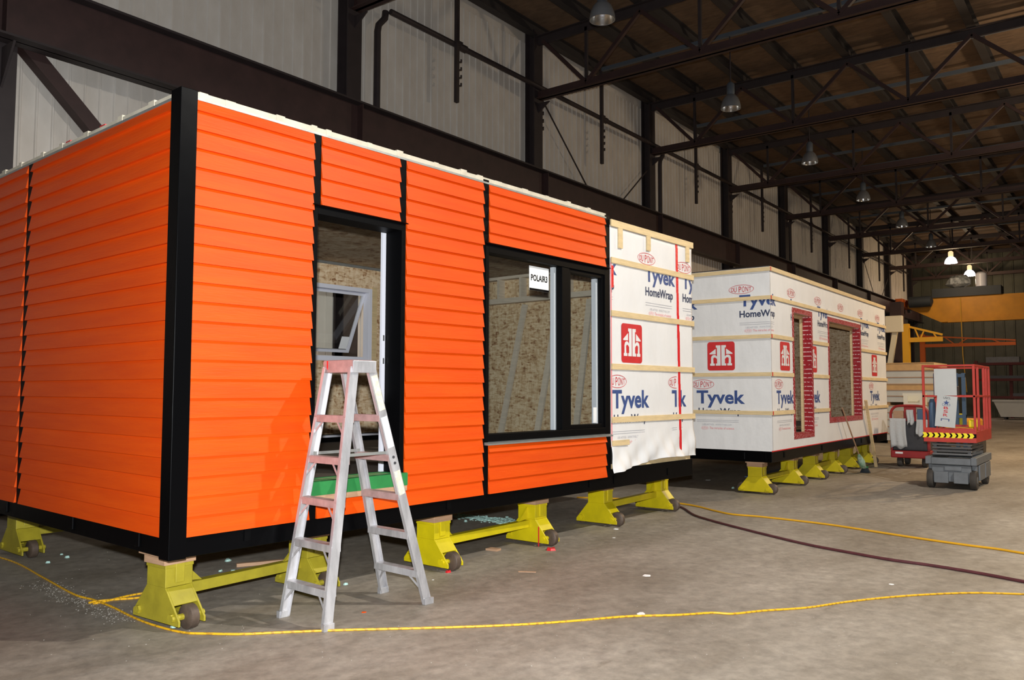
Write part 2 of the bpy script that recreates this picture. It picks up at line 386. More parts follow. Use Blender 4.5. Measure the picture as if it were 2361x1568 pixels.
G_COL = 'steel columns along the ribbed wall'
def i_section(b, x, y, z0, z1, w, d, t=0.025):      # flanges face the hall
    b.box(x-w/2, x+w/2, y, y+t, z0, z1); b.box(x-w/2, x+w/2, y+d-t, y+d, z0, z1); b.box(x-t/2, x+t/2, y+t, y+d-t, z0, z1)
for k, x in enumerate(cols_x):
    t = thing('steel_column', 'dark oxide red steel column standing against the ribbed wall', 'column', (x+0.16, 12.0, 0), 0, G_COL)
    b = MB(); i_section(b, 0, 0, 0, 10.9, 0.36, 0.30); b.build('shaft', M['girder_dark'], t)
    MB().box(-0.25, 0.25, -0.1, 0.32, 0, 0.03).build('base_plate', M['girder_dark'], t)
    MB().prism([(0.0, 6.25), (0.0, 5.7), (-0.38, 6.25)], -0.015, 0.015, 'x').build('bracket', M['girder_dark'], t)
    MB().prism([(0.0, 9.0), (0.0, 8.75), (-0.35, 9.0)], -0.015, 0.015, 'x').build('bracket', M['girder_dark'], t)
    if k in (2, 4, 6, 8):
        for q in range(4):
            hk = MB(); hk.box(0.18, 0.27, 0.02, 0.06, 8.38+q*0.2, 8.42+q*0.2); hk.box(0.25, 0.27, 0.02, 0.06, 8.42+q*0.2, 8.47+q*0.2)
            hk.build('cable_hook', M['girder_dark'], t)

t = thing('crane_runway_beam', 'long dark red crane runway girder running along the columns', 'girder', (26.5, 11.78, 6.3))
MB().box(-35.5, 35.0, -0.012, 0.012, 0, 0.85).build('web', M['girder'], t)
MB().box(-35.5, 35.0, -0.19, 0.19, 0.82, 0.85).build('top_flange', M['girder_dark'], t)
MB().box(-35.5, 35.0, -0.17, 0.17, 0, 0.03).build('bottom_flange', M['girder_dark'], t)
MB().box(-35.5, 35.0, -0.035, 0.035, 0.85, 0.93).build('rail', M['girder_dark'], t)
for x in cols_x:
    MB().box(x-26.5+0.05, x-26.5+0.07, -0.16, 0.16, 0.03, 0.82).build('stiffener', M['girder'], t)

def brace(name, label, cat, p, q, w, h, mt, group=None):
    p = Vector(p); b = MB(); b.bar((0, 0, 0), Vector(q)-p, w, h); o = b.build(name, mt); o.location = p
    return tag(o, label, cat, group)
brace('diagonal_brace', 'dark red diagonal steel brace below the runway girder', 'brace', (4.6, 12.15, 6.50), (7.1, 12.15, 4.1), 0.2, 0.2, M['girder'])
brace('yellow_pipe', 'thin yellow pipe fixed low on the ribbed wall', 'pipe', (4.6, 11.96, 4.55), (10, 11.96, 4.55), 0.06, 0.06, M['hose_yellow'])
for a, b_ in ((2, 3), (7, 8)):
    xa, xb = cols_x[a]+0.36, cols_x[b_]
    m_ = (xa+xb)/2
    for p, q in (((xa, 12.1, 9.3), (xa+(xb-xa)*0.42, 12.1, 7.2)), ((xb, 12.1, 8.6), (xb-(xb-xa)*0.30, 12.1, 7.2))):
        brace('tie_rod', 'thin steel cross bracing rod against the ribbed wall', 'rod', p, q, 0.03, 0.03, M['girder_dark'], 'cross bracing rods on the ribbed wall')

# trusses
BZ, TZ = 9.1, 10.52
G_TR = 'roof trusses spanning the hall'
def make_truss(x):
    t = thing('roof_truss', 'dark red steel roof truss with diagonal web members', 'truss', (x, 12.0, BZ), 0, G_TR)
    L = 18.0
    b = MB(); b.box(-0.13, -0.015, -L, 0, 0, 0.02); b.box(0.015, 0.13, -L, 0, 0, 0.02); b.box(-0.035, -0.015, -L, 0, 0, 0.21); b.box(0.015, 0.035, -L, 0, 0, 0.21)
    b.build('bottom_chord', M['girder'], t)
    H = TZ-BZ
    b = MB(); b.box(-0.13, 0.13, -L, 0, H+0.2, H+0.22); b.box(-0.035, -0.015, -L, 0, H, H+0.2); b.box(0.015, 0.035, -L, 0, H, H+0.2)
    b.build('top_chord', M['girder_dark'], t)
    k = 0; yb = -1.45
    top = [-0.15, -2.95, -5.95, -8.95, -11.95, -14.95]
    bot = [-1.45, -4.45, -7.45, -10.45, -13.45]
    for i, yb in enumerate(bot):
        for yt in (top[i], top[i+1]):
            b = MB(); b.bar((0, yb, 0.12), (0, yt, H+0.08), 0.09, 0.09, (0, 1, 0)); b.build('diagonal_member', M['girder'], t)
        b = MB(); b.bar((0, yb, 0.1), (0, yb, H+0.1), 0.07, 0.07, (0, 1, 0)); b.build('vertical_member', M['girder_dark'], t)
    return t
for k, x in enumerate([COL0-BAY]+cols_x): make_truss(x+0.16)
for k, yv in enumerate(PUR):
    b = MB(); b.box(-35.5, 35.3, -0.10, 0.10, 0.0, 0.02); b.box(-35.5, 35.3, -0.012, 0.012, 0.02, 0.29); b.box(-35.5, 35.3, -0.10, 0.10, 0.27, 0.295)
    o = b.build('roof_purlin', M['purlin']); o.location = (26.5, yv, ROOFZ-0.297)
    tag(o, 'long dark steel purlin carrying the roof boards', 'purlin', 'roof purlins along the hall')
for x in [7.0+6.24*k for k in range(7)]+[50.8, 57.1, 8.71, 23.3, 34.5]:
    b = MB(); b.box(-0.05, 0.05, -17.8, -0.25, 0, 0.1); o = b.build('lamp_strut', M['conduit']); o.location = (x, 12.0, 10.653)
    tag(o, 'grey strut under the purlins that carries the lamps', 'strut', 'lamp carrying struts')

# pipes and hangers on the wall
b = MB(); b.tube([(0, 0, 0), (47, 0, 0)], 0.06, 10); o = b.build('wall_pipe', M['girder_dark'], smooth=True); o.location = (11.44, 11.93, 9.4)
for xx in (2.1, 8.3, 14.5, 20.7, 26.9):
    MB().lathe([(0.085, xx), (0.085, xx+0.25)], (0, 0, 0), 10, 'x').build('pipe_collar', M['girder_dark'], o)
tag(o, 'long dark pipe running level along the ribbed wall', 'pipe')
for xx, yy in ((11.24, 12.1), (23.62, 12.1), (36.0, 12.1)):
    b = MB(); b.tube([(0, 0, 0), (0, 0, 1.8), (0.03, 0, 1.95), (0.2, 0, 2.15), (0.22, 0, 2.3)], 0.07, 8); o = b.build('downpipe', M['girder_dark'], smooth=True); o.location = (xx, yy, 7.16)
    tag(o, 'dark drop pipe with an offset bend rising from the runway girder', 'pipe', 'drop pipes on the ribbed wall')
for k in range(8):
    t = thing('cable_rack', 'dark hanging cable rack bar with curved hooks on the wall', 'rack', (13.40+6.2*k, 11.85, 8.05), 0, 'hanging cable racks along the wall')
    MB().box(-0.045, 0.045, -0.04, 0.04, 0, 2.7).build('bar', M['girder_dark'], t)
    for q in range(4):
        z = 0.42+q*0.18
        hk = MB(); hk.tube([(0.03, 0, z), (0.09, 0, z-0.02), (0.15, 0, z+0.0), (0.15, 0, z+0.06)], 0.022, 6); hk.build('hook', M['girder_dark'], t)
    MB().prism([(0.04, 1.22), (0.04, 1.42), (0.2, 1.42)], -0.02, 0.02, 'y').build('gusset', M['girder_dark'], t)

# high-bay lamps
def make_lamp(loc, on=False, label=None, group=None):
    t = thing('high_bay_lamp', label, 'lamp', loc, 0, group)
    prof = [(0.25, 0.0), (0.245, 0.06), (0.225, 0.16), (0.18, 0.27), (0.12, 0.34), (0.09, 0.36)]
    inner = [(r-0.006, h+0.003) for r, h in prof]
    b = MB(); b.lathe(prof+inner[::-1], (0, 0, 0), 28, 'z', True); b.build('bell_shade', M['lamp_glow'] if on else M['bell'], t, smooth=True)
    b = MB(); b.lathe([(r-0.012, h+0.004) for r, h in prof]+[(0.03, 0.352)]+[(r-0.016, h+0.004) for r, h in reversed(prof)], (0, 0, 0), 28, 'z', True); b.build('reflector', M['reflector'], t, smooth=True)
    b = MB(); b.lathe([(0.03, 0.06), (0.055, 0.1), (0.055, 0.22), (0.03, 0.33)], (0, 0, 0), 12); b.build('bulb', M['lamp_on'] if on else M['white'], t, smooth=True)
    b = MB(); b.lathe([(0.09, 0.35), (0.1, 0.40), (0.1, 0.62), (0.05, 0.68)], (0, 0, 0), 14); b.build('ballast_housing', M['lamp_amber'] if on else M['conduit'], t, smooth=True)
    b = MB(); b.tube([(0, 0, 0.66), (0, 0, 10.655-loc[2])], 0.018, 8); b.build('stem', M['girder_dark'], t)
    if on:
        b = MB(); b.lathe([(0.236, 0.02), (0.236, 0.03)], (0, 0, 0), 28); b.build('lens', M['lamp_on'], t)
    return t
for k in range(6):
    make_lamp((13.24+6.24*k, 7.98, 8.78), False, 'unlit bell shaped high bay lamp hanging from the roof', 'unlit lamps in the row')
LZ = 8.78
for k, (x, y) in enumerate(((50.8, 8.15), (57.1, 8.15))):
    t = make_lamp((x, y, LZ), True, 'glowing high bay lamp hanging before the far wall', 'lit lamps near the far wall')
    light('lamp_light', 'POINT', (0, 0, -0.32), LAMP_FAR*4, (1.0, 0.74, 0.45), 0.22, None, None, 0, t); t.scale = (1.3, 1.3, 1)
for (x, y), e, lab in (((8.71, -3.14), LAMP_KEY, 'lit high bay lamp hanging over the open floor beside the orange unit'), ((23.3, -0.5), LAMP_2, 'lit high bay lamp hanging over the floor beyond the scissor lift'), ((34.5, -1.5), LAMP_3, 'lit high bay lamp hanging over the floor before the far crane')):
    t = make_lamp((x, y, LZ), True, lab)
    if lab.endswith('orange unit'): light('lamp_light', 'SPOT', (0, 0, -0.03), e*4, (1.0, 0.95, 0.87), 0.12, None, math.radians(172), 0.3, t)
    else:
        light('lamp_light', 'SPOT', (0, 0, -0.03), e*4, (1.0, 0.70, 0.38), 0.2, None, math.radians(168), 0.3, t)
        light('refractor_glow', 'POINT', (0, 0, -0.32), e*0.9, (1.0, 0.80, 0.55), 0.2, None, None, 0, t)

# ------------------------------------------------------------------ print on the house wrap
_tc = {}
def text_mesh(txt, weight=0.0):
    """glyph outlines in a unit box: (list of verts 0..1, faces)"""
    key = (txt, weight)
    if key not in _tc:
        cu = bpy.data.curves.new('t', 'FONT'); cu.body = txt; cu.resolution_u = 3; cu.offset = weight; cu.fill_mode = 'FRONT'
        o = bpy.data.objects.new('t', cu); COL.objects.link(o)
        dg = bpy.context.evaluated_depsgraph_get(); me = bpy.data.meshes.new_from_object(o.evaluated_get(dg))
        vs = [(v.co.x, v.co.y) for v in me.vertices]; fs = [tuple(p.vertices) for p in me.polygons]
        bpy.data.objects.remove(o); bpy.data.curves.remove(cu); bpy.data.meshes.remove(me)
        x0 = min(v[0] for v in vs); x1 = max(v[0] for v in vs)
        y0 = min(v[1] for v in vs); y1 = max(v[1] for v in vs)
        _tc[key] = ([((a-x0)/(x1-x0), (b-y0)/(y1-y0)) for a, b in vs], fs)
    return _tc[key]
def ring(cx, cz, a, b, th, n=36):
    vs = []; fs = []
    for k in range(n):
        t = 2*PI*k/n
        vs += [(cx+a*math.cos(t), cz+b*math.sin(t)), (cx+(a-th)*math.cos(t), cz+(b-th)*math.sin(t))]
    for k in range(n):
        k2 = (k+1) % n; fs.append((2*k, 2*k2, 2*k2+1, 2*k+1))
    return vs, fs
def join2(*gs):
    V = []; F = []
    for v, f in gs:
        b = len(V); V += v; F += [tuple(i+b for i in q) for q in f]
    return V, F
def word(txt, x, z, wd, h, weight=0.0):
    v, f = text_mesh(txt, weight); return [(x+a*wd, z+b*h) for a, b in v], f
def oval(cx, cz, wd, h):
    parts = [ring(cx, cz, wd/2, h/2, h*0.045)]
    letters = [('D', -.40, .42), ('U', -.29, .56), ('P', -.10, .64), ('O', .035, .64), ('N', .17, .56), ('T', .30, .44)]
    for c, p, hh in letters:
        parts.append(word(c, cx+p*wd, cz-hh*h/2, wd*0.105, hh*h, 0.0))
    return join2(*parts)
def poly(pts): return list(pts), [tuple(range(len(pts)))]
def badge_square(x, z, s):
    r = s*0.09; pts = []
    for cx, cz, a0 in ((x+s-r, z+s-r, 0), (x+r, z+s-r, 90), (x+r, z+r, 180), (x+s-r, z+r, 270)):
        for k in range(5):
            a = math.radians(a0+k*22.5); pts.append((cx+r*math.cos(a), cz+r*math.sin(a)))
    return poly(pts)
def badge_glyph(x, z, s):
    cx = x+s/2; out = []
    for g in (1, -1):
        q = lambda a, b: (cx+g*a*s, z+b*s)
        out += [poly([q(.015, .17), q(.19, .17), q(.19, .245), q(.145, .245), q(.145, .80), q(.185, .80), q(.185, .88), q(.015, .88)]),
                poly([q(.19, .76), q(.42, .60), q(.42, .57), q(.19, .57)]),
                poly([q(.145, .40), q(.145, .49), q(.21, .545), q(.28, .545), q(.34, .51), q(.365, .44), q(.285, .40), q(.27, .445), q(.235, .46), q(.19, .445)]),
                poly([q(.365, .44), q(.365, .245), q(.40, .245), q(.40, .17), q(.23, .17), q(.23, .245), q(.275, .245), q(.285, .42)])]
    return join2(*out)
def clip2(geo, s0, s1):
    v, f = geo
    if max(p[0] for p in v) <= s0 or min(p[0] for p in v) >= s1: return None
    bm = bmesh.new(); bv = [bm.verts.new((a, b, 0)) for a, b in v]
    for q in f:
        try: bm.faces.new([bv[i] for i in q])
        except ValueError: pass
    for co, no in (((s0, 0, 0), (-1, 0, 0)), ((s1, 0, 0), (1, 0, 0))):
        bmesh.ops.bisect_plane(bm, geom=bm.verts[:]+bm.edges[:]+bm.faces[:], plane_co=co, plane_no=no, clear_outer=True)
    bm.verts.index_update()
    V = [(u.co.x, u.co.y) for u in bm.verts]; F = [tuple(u.index for u in q.verts) for q in bm.faces]
    bm.free()
    return (V, F) if F else None
def put_mark(name, geo, mt, parent, ranges, eps=0.006):
    """geo in (s, z): s >= 0 lies on the front face, s < 0 round the corner on the end face"""
    for s0, s1 in ranges:
        g = clip2(geo, s0, s1)
        if not g: continue
        me = bpy.data.meshes.new(name)
        me.from_pydata([(a, -eps, b) if s0 >= -1e-6 else (-eps, -a, b) for a, b in g[0]], [], g[1])
        link(name, me, mt, parent)
def marks(parent, off, ranges_hi, ranges, period=1.476, k0=-3, k1=6, eps=0.006):
    for k in range(k0, k1+1):
        p = off+period*k
        put_mark('printed_oval', oval(p+0.035, 3.295, 0.42, 0.15), M['ink_red'], parent, ranges_hi, eps)
        put_mark('printed_word', word('Tyvek', p, 2.955, 0.75, 0.245, 0.028), M['ink_blue'], parent, ranges, eps)
        put_mark('printed_word', word('HomeWrap', p, 2.80, 0.69, 0.145, 0.025), M['ink_dark'], parent, ranges, eps)
        for z in (2.745, 2.715): put_mark('printed_line', poly([(p, z), (p+0.66, z), (p+0.66, z+0.006), (p, z+0.006)]), M['ink_grey'], parent, ranges, eps)
        put_mark('printed_word', word('1-800-44TYVEK   WWW.TYVEK.COM', p+0.1, 2.655, 0.5, 0.03), M['ink_grey'], parent, ranges, eps)
        put_mark('printed_word', word('The miracles of science', p+0.22, 2.60, 0.42, 0.04), M['ink_pink'], parent, ranges, eps)
        put_mark('printed_oval', oval(p+0.14, 2.617, 0.13, 0.055), M['ink_pink'], parent, ranges, eps)
        q = p-0.56
        put_mark('printed_badge', badge_square(q, 1.985, 0.47), M['badge_red'], parent, ranges, eps)
        put_mark('printed_badge_glyph', badge_glyph(q, 1.985, 0.47), M['wrap'], parent, ranges, eps+0.002)
        q = p-0.76
        put_mark('printed_oval', oval(q+0.11, 1.76, 0.40, 0.155), M['ink_red'], parent, ranges, eps)
        put_mark('printed_word', word('Tyvek', q, 1.375, 0.83, 0.285, 0.028), M['ink_blue'], parent, ranges, eps)
        put_mark('printed_word', word('HomeWrap', q+0.03, 1.243, 0.74, 0.128, 0.02), M['ink_dark'], parent, ranges, eps)
        for z in (1.17, 1.145): put_mark('printed_line', poly([(q, z), (q+0.72, z), (q+0.72, z+0.006), (q, z+0.006)]), M['ink_grey'], parent, ranges, eps)
        put_mark('printed_word', word('1-800-44TYVEK   WWW.TYVEK.COM', q+0.1, 1.085, 0.5, 0.03), M['ink_grey'], parent, ranges, eps)
        put_mark('printed_word', word('The miracles of science', q+0.22, 1.025, 0.42, 0.04), M['ink_pink'], parent, ranges, eps)
        put_mark('printed_oval', oval(q+0.14, 1.042, 0.13, 0.055), M['ink_pink'], parent, ranges, eps)

# ------------------------------------------------------------------ the two house units
ZB, ZS, ZT = 0.525, 0.664, 3.66
EXPO = 0.1327
def shell(root, L, D, door, win, back_win=None, wall_mat=None):
    """steel base, floor, walls with openings, ceiling, roof; returns the wall objects"""
    b = MB(); b.box(0, L, 0.012, 0.11, ZB, 0.742); b.box(0, L, D-0.11, D-0.012, ZB, 0.742); b.box(0.012, 0.11, 0.11, D-0.11, ZB, 0.742); b.box(L-0.11, L-0.012, 0.11, D-0.11, ZB, 0.742)
    for i in range(1, int(L/1.2)): b.box(i*1.2-0.03, i*1.2+0.03, 0.11, D-0.11, ZB+0.03, 0.70)
    base = b.build('base_frame', M['black'], root, bevel=0.004)
    for x in (0.55, 2.6, 4.85, 5.35, 6.6):
        if x < L: MB().box(x, x+0.05, 0.004, 0.02, ZB+0.05, ZB+0.14).build('frame_slot', M['black_matt'], base)
    for y in (0.45, 1.55, 2.95):
        MB().box(0.0, 0.02, y, y+0.07, ZB+0.03, ZB+0.15).build('frame_lug', M['black'], base, bevel=0.006)
    MB().box(0.03, L-0.03, 0.03, D-0.03, 0.742, 0.80).build('rim_board', M['pine_x'], root)
    MB().box(0.02, L-0.02, 0.02, D-0.02, 0.80, 0.93).build('floor_deck', M['ply_floor'], root)
    fr = MB().holed(0.02, L-0.02, 0.80, ZT-0.02, 0.02, 0.14, [door, win]).build('front_wall', wall_mat, root)
    en = MB().box(0.02, 0.14, 0.14, D-0.02, 0.80, ZT-0.02).build('end_wall', wall_mat, root)
    bk = MB().holed(0.14, L-0.14, 0.93, ZT-0.02, D-0.12, D-0.02, [back_win] if back_win else []).build('rear_wall', wall_mat, root)
    fe = MB().box(L-0.14, L-0.02, 0.14, D-0.02, 0.80, ZT-0.02).build('end_wall', wall_mat, root)
    cl = thing('ceiling_lining', None, None); cl.parent = root
    x = 0.15
    while x < L-0.2:
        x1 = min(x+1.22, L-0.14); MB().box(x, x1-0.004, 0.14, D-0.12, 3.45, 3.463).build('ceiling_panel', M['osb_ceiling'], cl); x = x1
        if x1 >= L-0.15: break
    MB().box(0.02, L-0.02, 0.02, D-0.02, 3.5, ZT-0.01).build('roof_deck', M['membrane'], root)
    ln = thing('wall_lining', None, None); ln.parent = root
    x = 0.15
    while x < L-0.2:
        x1 = min(x+1.22, L-0.14)
        ops = []
        if back_win:
            a, c = max(x, back_win[0]), min(x1-0.004, back_win[1])
            if c > a: ops = [(a, c, back_win[2], back_win[3])]
        if ops and ops[0][0] <= x and ops[0][1] >= x1-0.004:
            MB().box(x, x1-0.004, D-0.135, D-0.12, 0.95, ops[0][2]).build('lining_panel', M['osb'], ln)
            MB().box(x, x1-0.004, D-0.135, D-0.12, ops[0][3], 3.448).build('lining_panel', M['osb'], ln)
        else: MB().holed(x, x1-0.004, 0.95, 3.448, D-0.135, D-0.12, ops).build('lining_panel', M['osb'], ln)
        x = x1
        if x1 >= L-0.15: break
    y = D-0.14
    while y > 0.3:
        y0 = max(0.15, y-1.22); MB().box(L-0.155, L-0.14, y0+0.004, y, 0.95, 3.448).build('lining_panel', M['osb'], ln); y = y0
    return base, fr, en, bk, fe
M['ply_floor'] = mat('dusty_plywood_floor', srgb(96, 84, 72), 0.7, var=0.3, vscale=3)

_bm = {}
def board_mesh(length, h):
    key = (round(length, 3), round(h, 3))
    if key not in _bm:
        pr = [(-0.024, 0.0), (0.002, 0.0), (0.018, h+0.006), (0.002, h+0.006)]
        b = MB(); b.prism(pr, 0, length, 'x'); me = b.mesh('siding_board'); me.materials.append(M['orange']); _bm[key] = me
    return _bm[key]
def boards(parent, x0, x1, z0, z1, end=False):
    k = 0
    while True:
        a = ZS+k*EXPO; c = a+EXPO; k += 1
        if a >= z1-0.01: break
        if c <= z0+0.012: continue
        a2, c2 = max(a, z0), min(c, z1)
        o = link('siding_board', board_mesh(x1-x0, c2-a2), None, parent)
        o.location = (x0, 0, a2)
        if end: o.location = (0, x1, a2); o.rotation_euler = (0, 0, -PI/2)

# ---- orange unit
U1 = thing('modular_house_unit', 'orange clapboard house unit with black trim, partly in white wrap', 'house unit', (2.98, 5.13, 0), math.radians(-2.61))
L1, D1 = 7.28, 4.15
DOOR1, WIN1 = (1.10, 2.04, 0.93, 3.06), (3.12, 5.22, 1.17, 3.06)
BW = (3.7, 5.07, 2.06, 3.13)
base1, fr1, en1, bk1, fe1 = shell(U1, L1, D1, DOOR1, WIN1, BW, M['membrane'])
boards(fr1, 0.095, 1.085, ZS, ZT)
boards(fr1, 1.155, 1.985, 3.105, ZT)
boards(fr1, 2.06, 3.065, 0.80, ZT)
boards(fr1, 1.155, 3.065, ZS, 0.795)
boards(fr1, 3.145, 5.175, 3.085, ZT)
boards(fr1, 3.145, 5.175, ZS, 1.135)
boards(en1, 0.105, 2.63, ZS, ZT, True)
boards(en1, 2.72, 4.13, ZS, ZT, True)
MB().box(-0.028, 0.096, -0.028, 0.107, ZB, 3.715).build('corner_post', M['black'], U1, bevel=0.004)
for x0, x1, z0, z1 in ((1.085, 1.155, 3.10, 3.665), (1.085, 1.155, ZS, 0.82), (1.985, 2.06, 3.10, 3.665), (3.065, 3.145, ZS, 3.70), (5.175, 5.275, ZS, 3.70)):
    MB().box(x0, x1, -0.004, 0.022, z0, z1).build('trim_strip', M['black_matt'], fr1, bevel=0.002)
MB().box(-0.004, 0.022, 2.63, 2.72, ZS, 3.68).build('trim_strip', M['black_matt'], en1, bevel=0.002)
# eaves: zinc edge, pale plate and blocks
MB().box(0.095, 5.2, -0.006, 0.10, ZT, ZT+0.018).build('edge_flashing', M['zinc'], U1)
MB().box(0.10, 5.2, 0.0, 0.14, ZT+0.018, ZT+0.058).build('top_plate', M['eave_pale'], U1)
MB().box(-0.006, 0.10, 0.11, D1-0.02, ZT, ZT+0.018).build('edge_flashing', M['zinc'], U1)
MB().box(0.0, 0.14, 0.14, D1-0.02, ZT+0.018, ZT+0.048).build('top_plate', M['eave_pale'], U1)
for x in (0.12, 0.32, 0.74, 1.06, 1.2, 1.62, 1.95, 2.4, 2.75, 2.98, 3.24, 3.66, 4.05, 4.44, 4.83):
    MB().box(x, x+random.uniform(0.05, 0.10), -0.003, 0.06, ZT+0.018, ZT+random.uniform(0.06, 0.075)).build('eave_block', M['eave_pale'], U1, bevel=0.002)
for y in (0.4, 0.9, 1.5, 2.0, 2.4, 2.9, 3.3):
    MB().box(-0.004, 0.06, y, y+random.uniform(0.06, 0.11), ZT+0.018, ZT+0.065).build('eave_block', M['eave_pale'], U1, bevel=0.002)
for y in (1.25, 1.9): tag(MB().box(0.02, 0.08, y, y+0.09, ZT+0.03, ZT+0.075).build('eave_block', M['red_plastic'], U1), 'red marker block')
# doorway
b = MB(); b.box(1.088, 1.126, -0.012, 0.19, 0.93, 3.095); b.box(2.004, 2.052, -0.012, 0.19, 0.93, 3.095); b.box(1.126, 2.004, -0.012, 0.19, 3.03, 3.095)
df = b.build('door_frame', M['black_matt'], U1, bevel=0.003)
MB().prism([(-0.035, 3.093), (-0.012, 3.108), (0.02, 3.108), (0.02, 3.095), (-0.012, 3.095)], 1.075, 2.07, 'x').build('drip_cap', M['black_matt'], df)
MB().box(1.126, 1.16, 0.19, 0.215, 0.93, 3.03).build('door_stop', M['white'], df); MB().box(1.965, 2.004, 0.19, 0.215, 0.93, 3.05).build('door_stop', M['white'], df)
for z in (1.88, 2.08): MB().box(1.975, 1.99, 0.182, 0.19, z, z+0.05).build('strike_plate', M['steel'], df)
sl = MB().box(1.075, 2.06, -0.05, 0.22, 0.80, 0.945).build('sill_board', M['ply'], U1, bevel=0.003)
for y0, y1 in ((-0.052, 0.03), (0.085, 0.105), (0.17, 0.215)):
    MB().box(1.07, 2.062, y0, y1, 0.9452, 0.949).build('masking_tape', M['tape_green'], sl)
MB().box(1.07, 2.062, -0.054, -0.0495, 0.845, 0.949).build('masking_tape', M['tape_green'], sl)
MB().box(1.07, 1.16, -0.052, 0.21, 0.9455, 0.9505).build('masking_tape', M['tape_green'], sl)
MB().box(1.95, 2.062, -0.052, 0.21, 0.9455, 0.9505).build('masking_tape', M['tape_green'], sl)
# front window
b = MB(); x0, x1, z0, z1 = 3.095, 5.245, 1.16, 3.075
b.box(x0, x0+0.045, -0.012, 0.12, z0, z1); b.box(x1-0.09, x1, -0.012, 0.12, z0, z1); b.box(x0+0.045, x1-0.09, -0.012, 0.12, z1-0.085, z1); b.box(x0+0.045, x1-0.09, -0.012, 0.12, z0, z0+0.07)
b.box(4.335, 4.47, -0.006, 0.12, z0+0.07, z1-0.085)
wf1 = b.build('window_frame', M['black_matt'], U1, bevel=0.003)
b = MB()
for a, c in ((4.47, 4.505), (5.12, 5.155)): b.box(a, c, 0.005, 0.10, z0+0.07, z1-0.085)
b.box(4.505, 5.12, 0.005, 0.10, z0+0.07, z0+0.115); b.box(4.505, 5.12, 0.005, 0.10, z1-0.13, z1-0.085); b.build('casement_sash', M['black_matt'], wf1, bevel=0.003)
MB().box(3.14, 4.335, 0.070, 0.076, z0+0.07, z1-0.085).build('window_pane', M['glass'], wf1)
MB().box(4.505, 5.12, 0.060, 0.066, z0+0.115, z1-0.13).build('window_pane', M['glass'], wf1)
MB().box(4.300, 4.335, 0.078, 0.13, z0+0.07, z1-0.085).build('glazing_bead', M['white'], wf1); MB().box(5.085, 5.12, 0.068, 0.13, z0+0.115, z1-0.13).build('glazing_bead', M['white'], wf1)
MB().prism([(-0.035, 3.072), (-0.012, 3.09), (0.02, 3.09), (0.02, 3.075), (-0.012, 3.075)], 3.08, 5.26, 'x').build('drip_cap', M['black_matt'], wf1)
MB().prism([(-0.05, 1.128), (-0.05, 1.14), (0.02, 1.162), (0.02, 1.128)], 3.09, 5.255, 'x').build('window_sill', M['zinc'], wf1)
st = MB().box(3.86, 4.19, 0.0665, 0.0695, 2.70, 2.955).build('window_label', M['paper'], wf1)
def flat_text(name, txt, x, z, wd, h, yy, mt, parent, weight=0.0):
    v, f = word(txt, x, z, wd, h, weight); me = bpy.data.meshes.new(name); me.from_pydata([(a, yy, c) for a, c in v], [], f); return link(name, me, mt, parent)
flat_text('label_print', 'POLAIR3', 3.885, 2.80, 0.28, 0.068, 0.0655, M['black_matt'], st, 0.03)
MB().box(3.86, 4.19, 0.064, 0.0665, 2.70, 2.722).build('label_band', M['black_matt'], st)
MB().box(5.01, 5.075, 0.056, 0.0595, 1.285, 1.46).build('window_label', M['paper'], wf1)
# rear awning window
b = MB(); x0, x1, z0, z1 = BW; y0, y1 = D1-0.15, D1-0.02
b.box(x0, x0+0.06, y0, y1, z0, z1); b.box(x1-0.06, x1, y0, y1, z0, z1); b.box(x0+0.06, x1-0.06, y0, y1, z1-0.06, z1); b.box(x0+0.06, x1-0.06, y0, y1, z0, z0+0.07)
bw = b.build('rear_window', M['white'], U1, bevel=0.003)
def hinged(name, mb_fn, mt, parent, ang, piv):
    mb = mb_fn; R = Matrix.Rotation(ang, 3, 'X')
    mb.v = [tuple(R @ (Vector(v)-Vector(piv)) + Vector(piv)) for v in mb.v]
    return mb.build(name, mt, parent)
ya = D1-0.06; piv = (0, ya, z1-0.07); ang = 0.42
b = MB(); b.box(x0+0.065, x0+0.105, ya-0.02, ya+0.02, z0+0.075, z1-0.065); b.box(x1-0.105, x1-0.065, ya-0.02, ya+0.02, z0+0.075, z1-0.065); b.box(x0+0.105, x1-0.105, ya-0.02, ya+0.02, z1-0.10, z1-0.065); b.box(x0+0.105, x1-0.105, ya-0.02, ya+0.02, z0+0.075, z0+0.115)
hinged('awning_sash', b, M['white'], bw, ang, piv)
hinged('window_pane', MB().box(x0+0.105, x1-0.105, ya-0.003, ya+0.003, z0+0.115, z1-0.10), M['glass'], bw, ang, piv)
hinged('window_label', MB().box(x1-0.26, x1-0.12, ya-0.008, ya-0.004, z0+0.13, z0+0.32), M['paper'], bw, ang, piv)
b = MB(); b.box(x1, x1+0.09, y0-0.002, y0+0.02, z0-0.1, z1+0.03); b.build('window_casing', M['pine'], bw)
b = MB(); b.box(0.2, L1-0.2, D1-0.155, D1-0.136, 3.41, 3.447); b.build('ceiling_edge_trim', M['zinc'], U1)
MB().box(0.2, L1-0.2, D1-0.16, D1-0.136, 0.935, 1.04).build('rear_skirting', M['black_matt'], U1); MB().box(0.2, L1-0.2, D1-0.166, D1-0.16, 1.0, 1.03).build('skirting_edge', M['white'], U1)
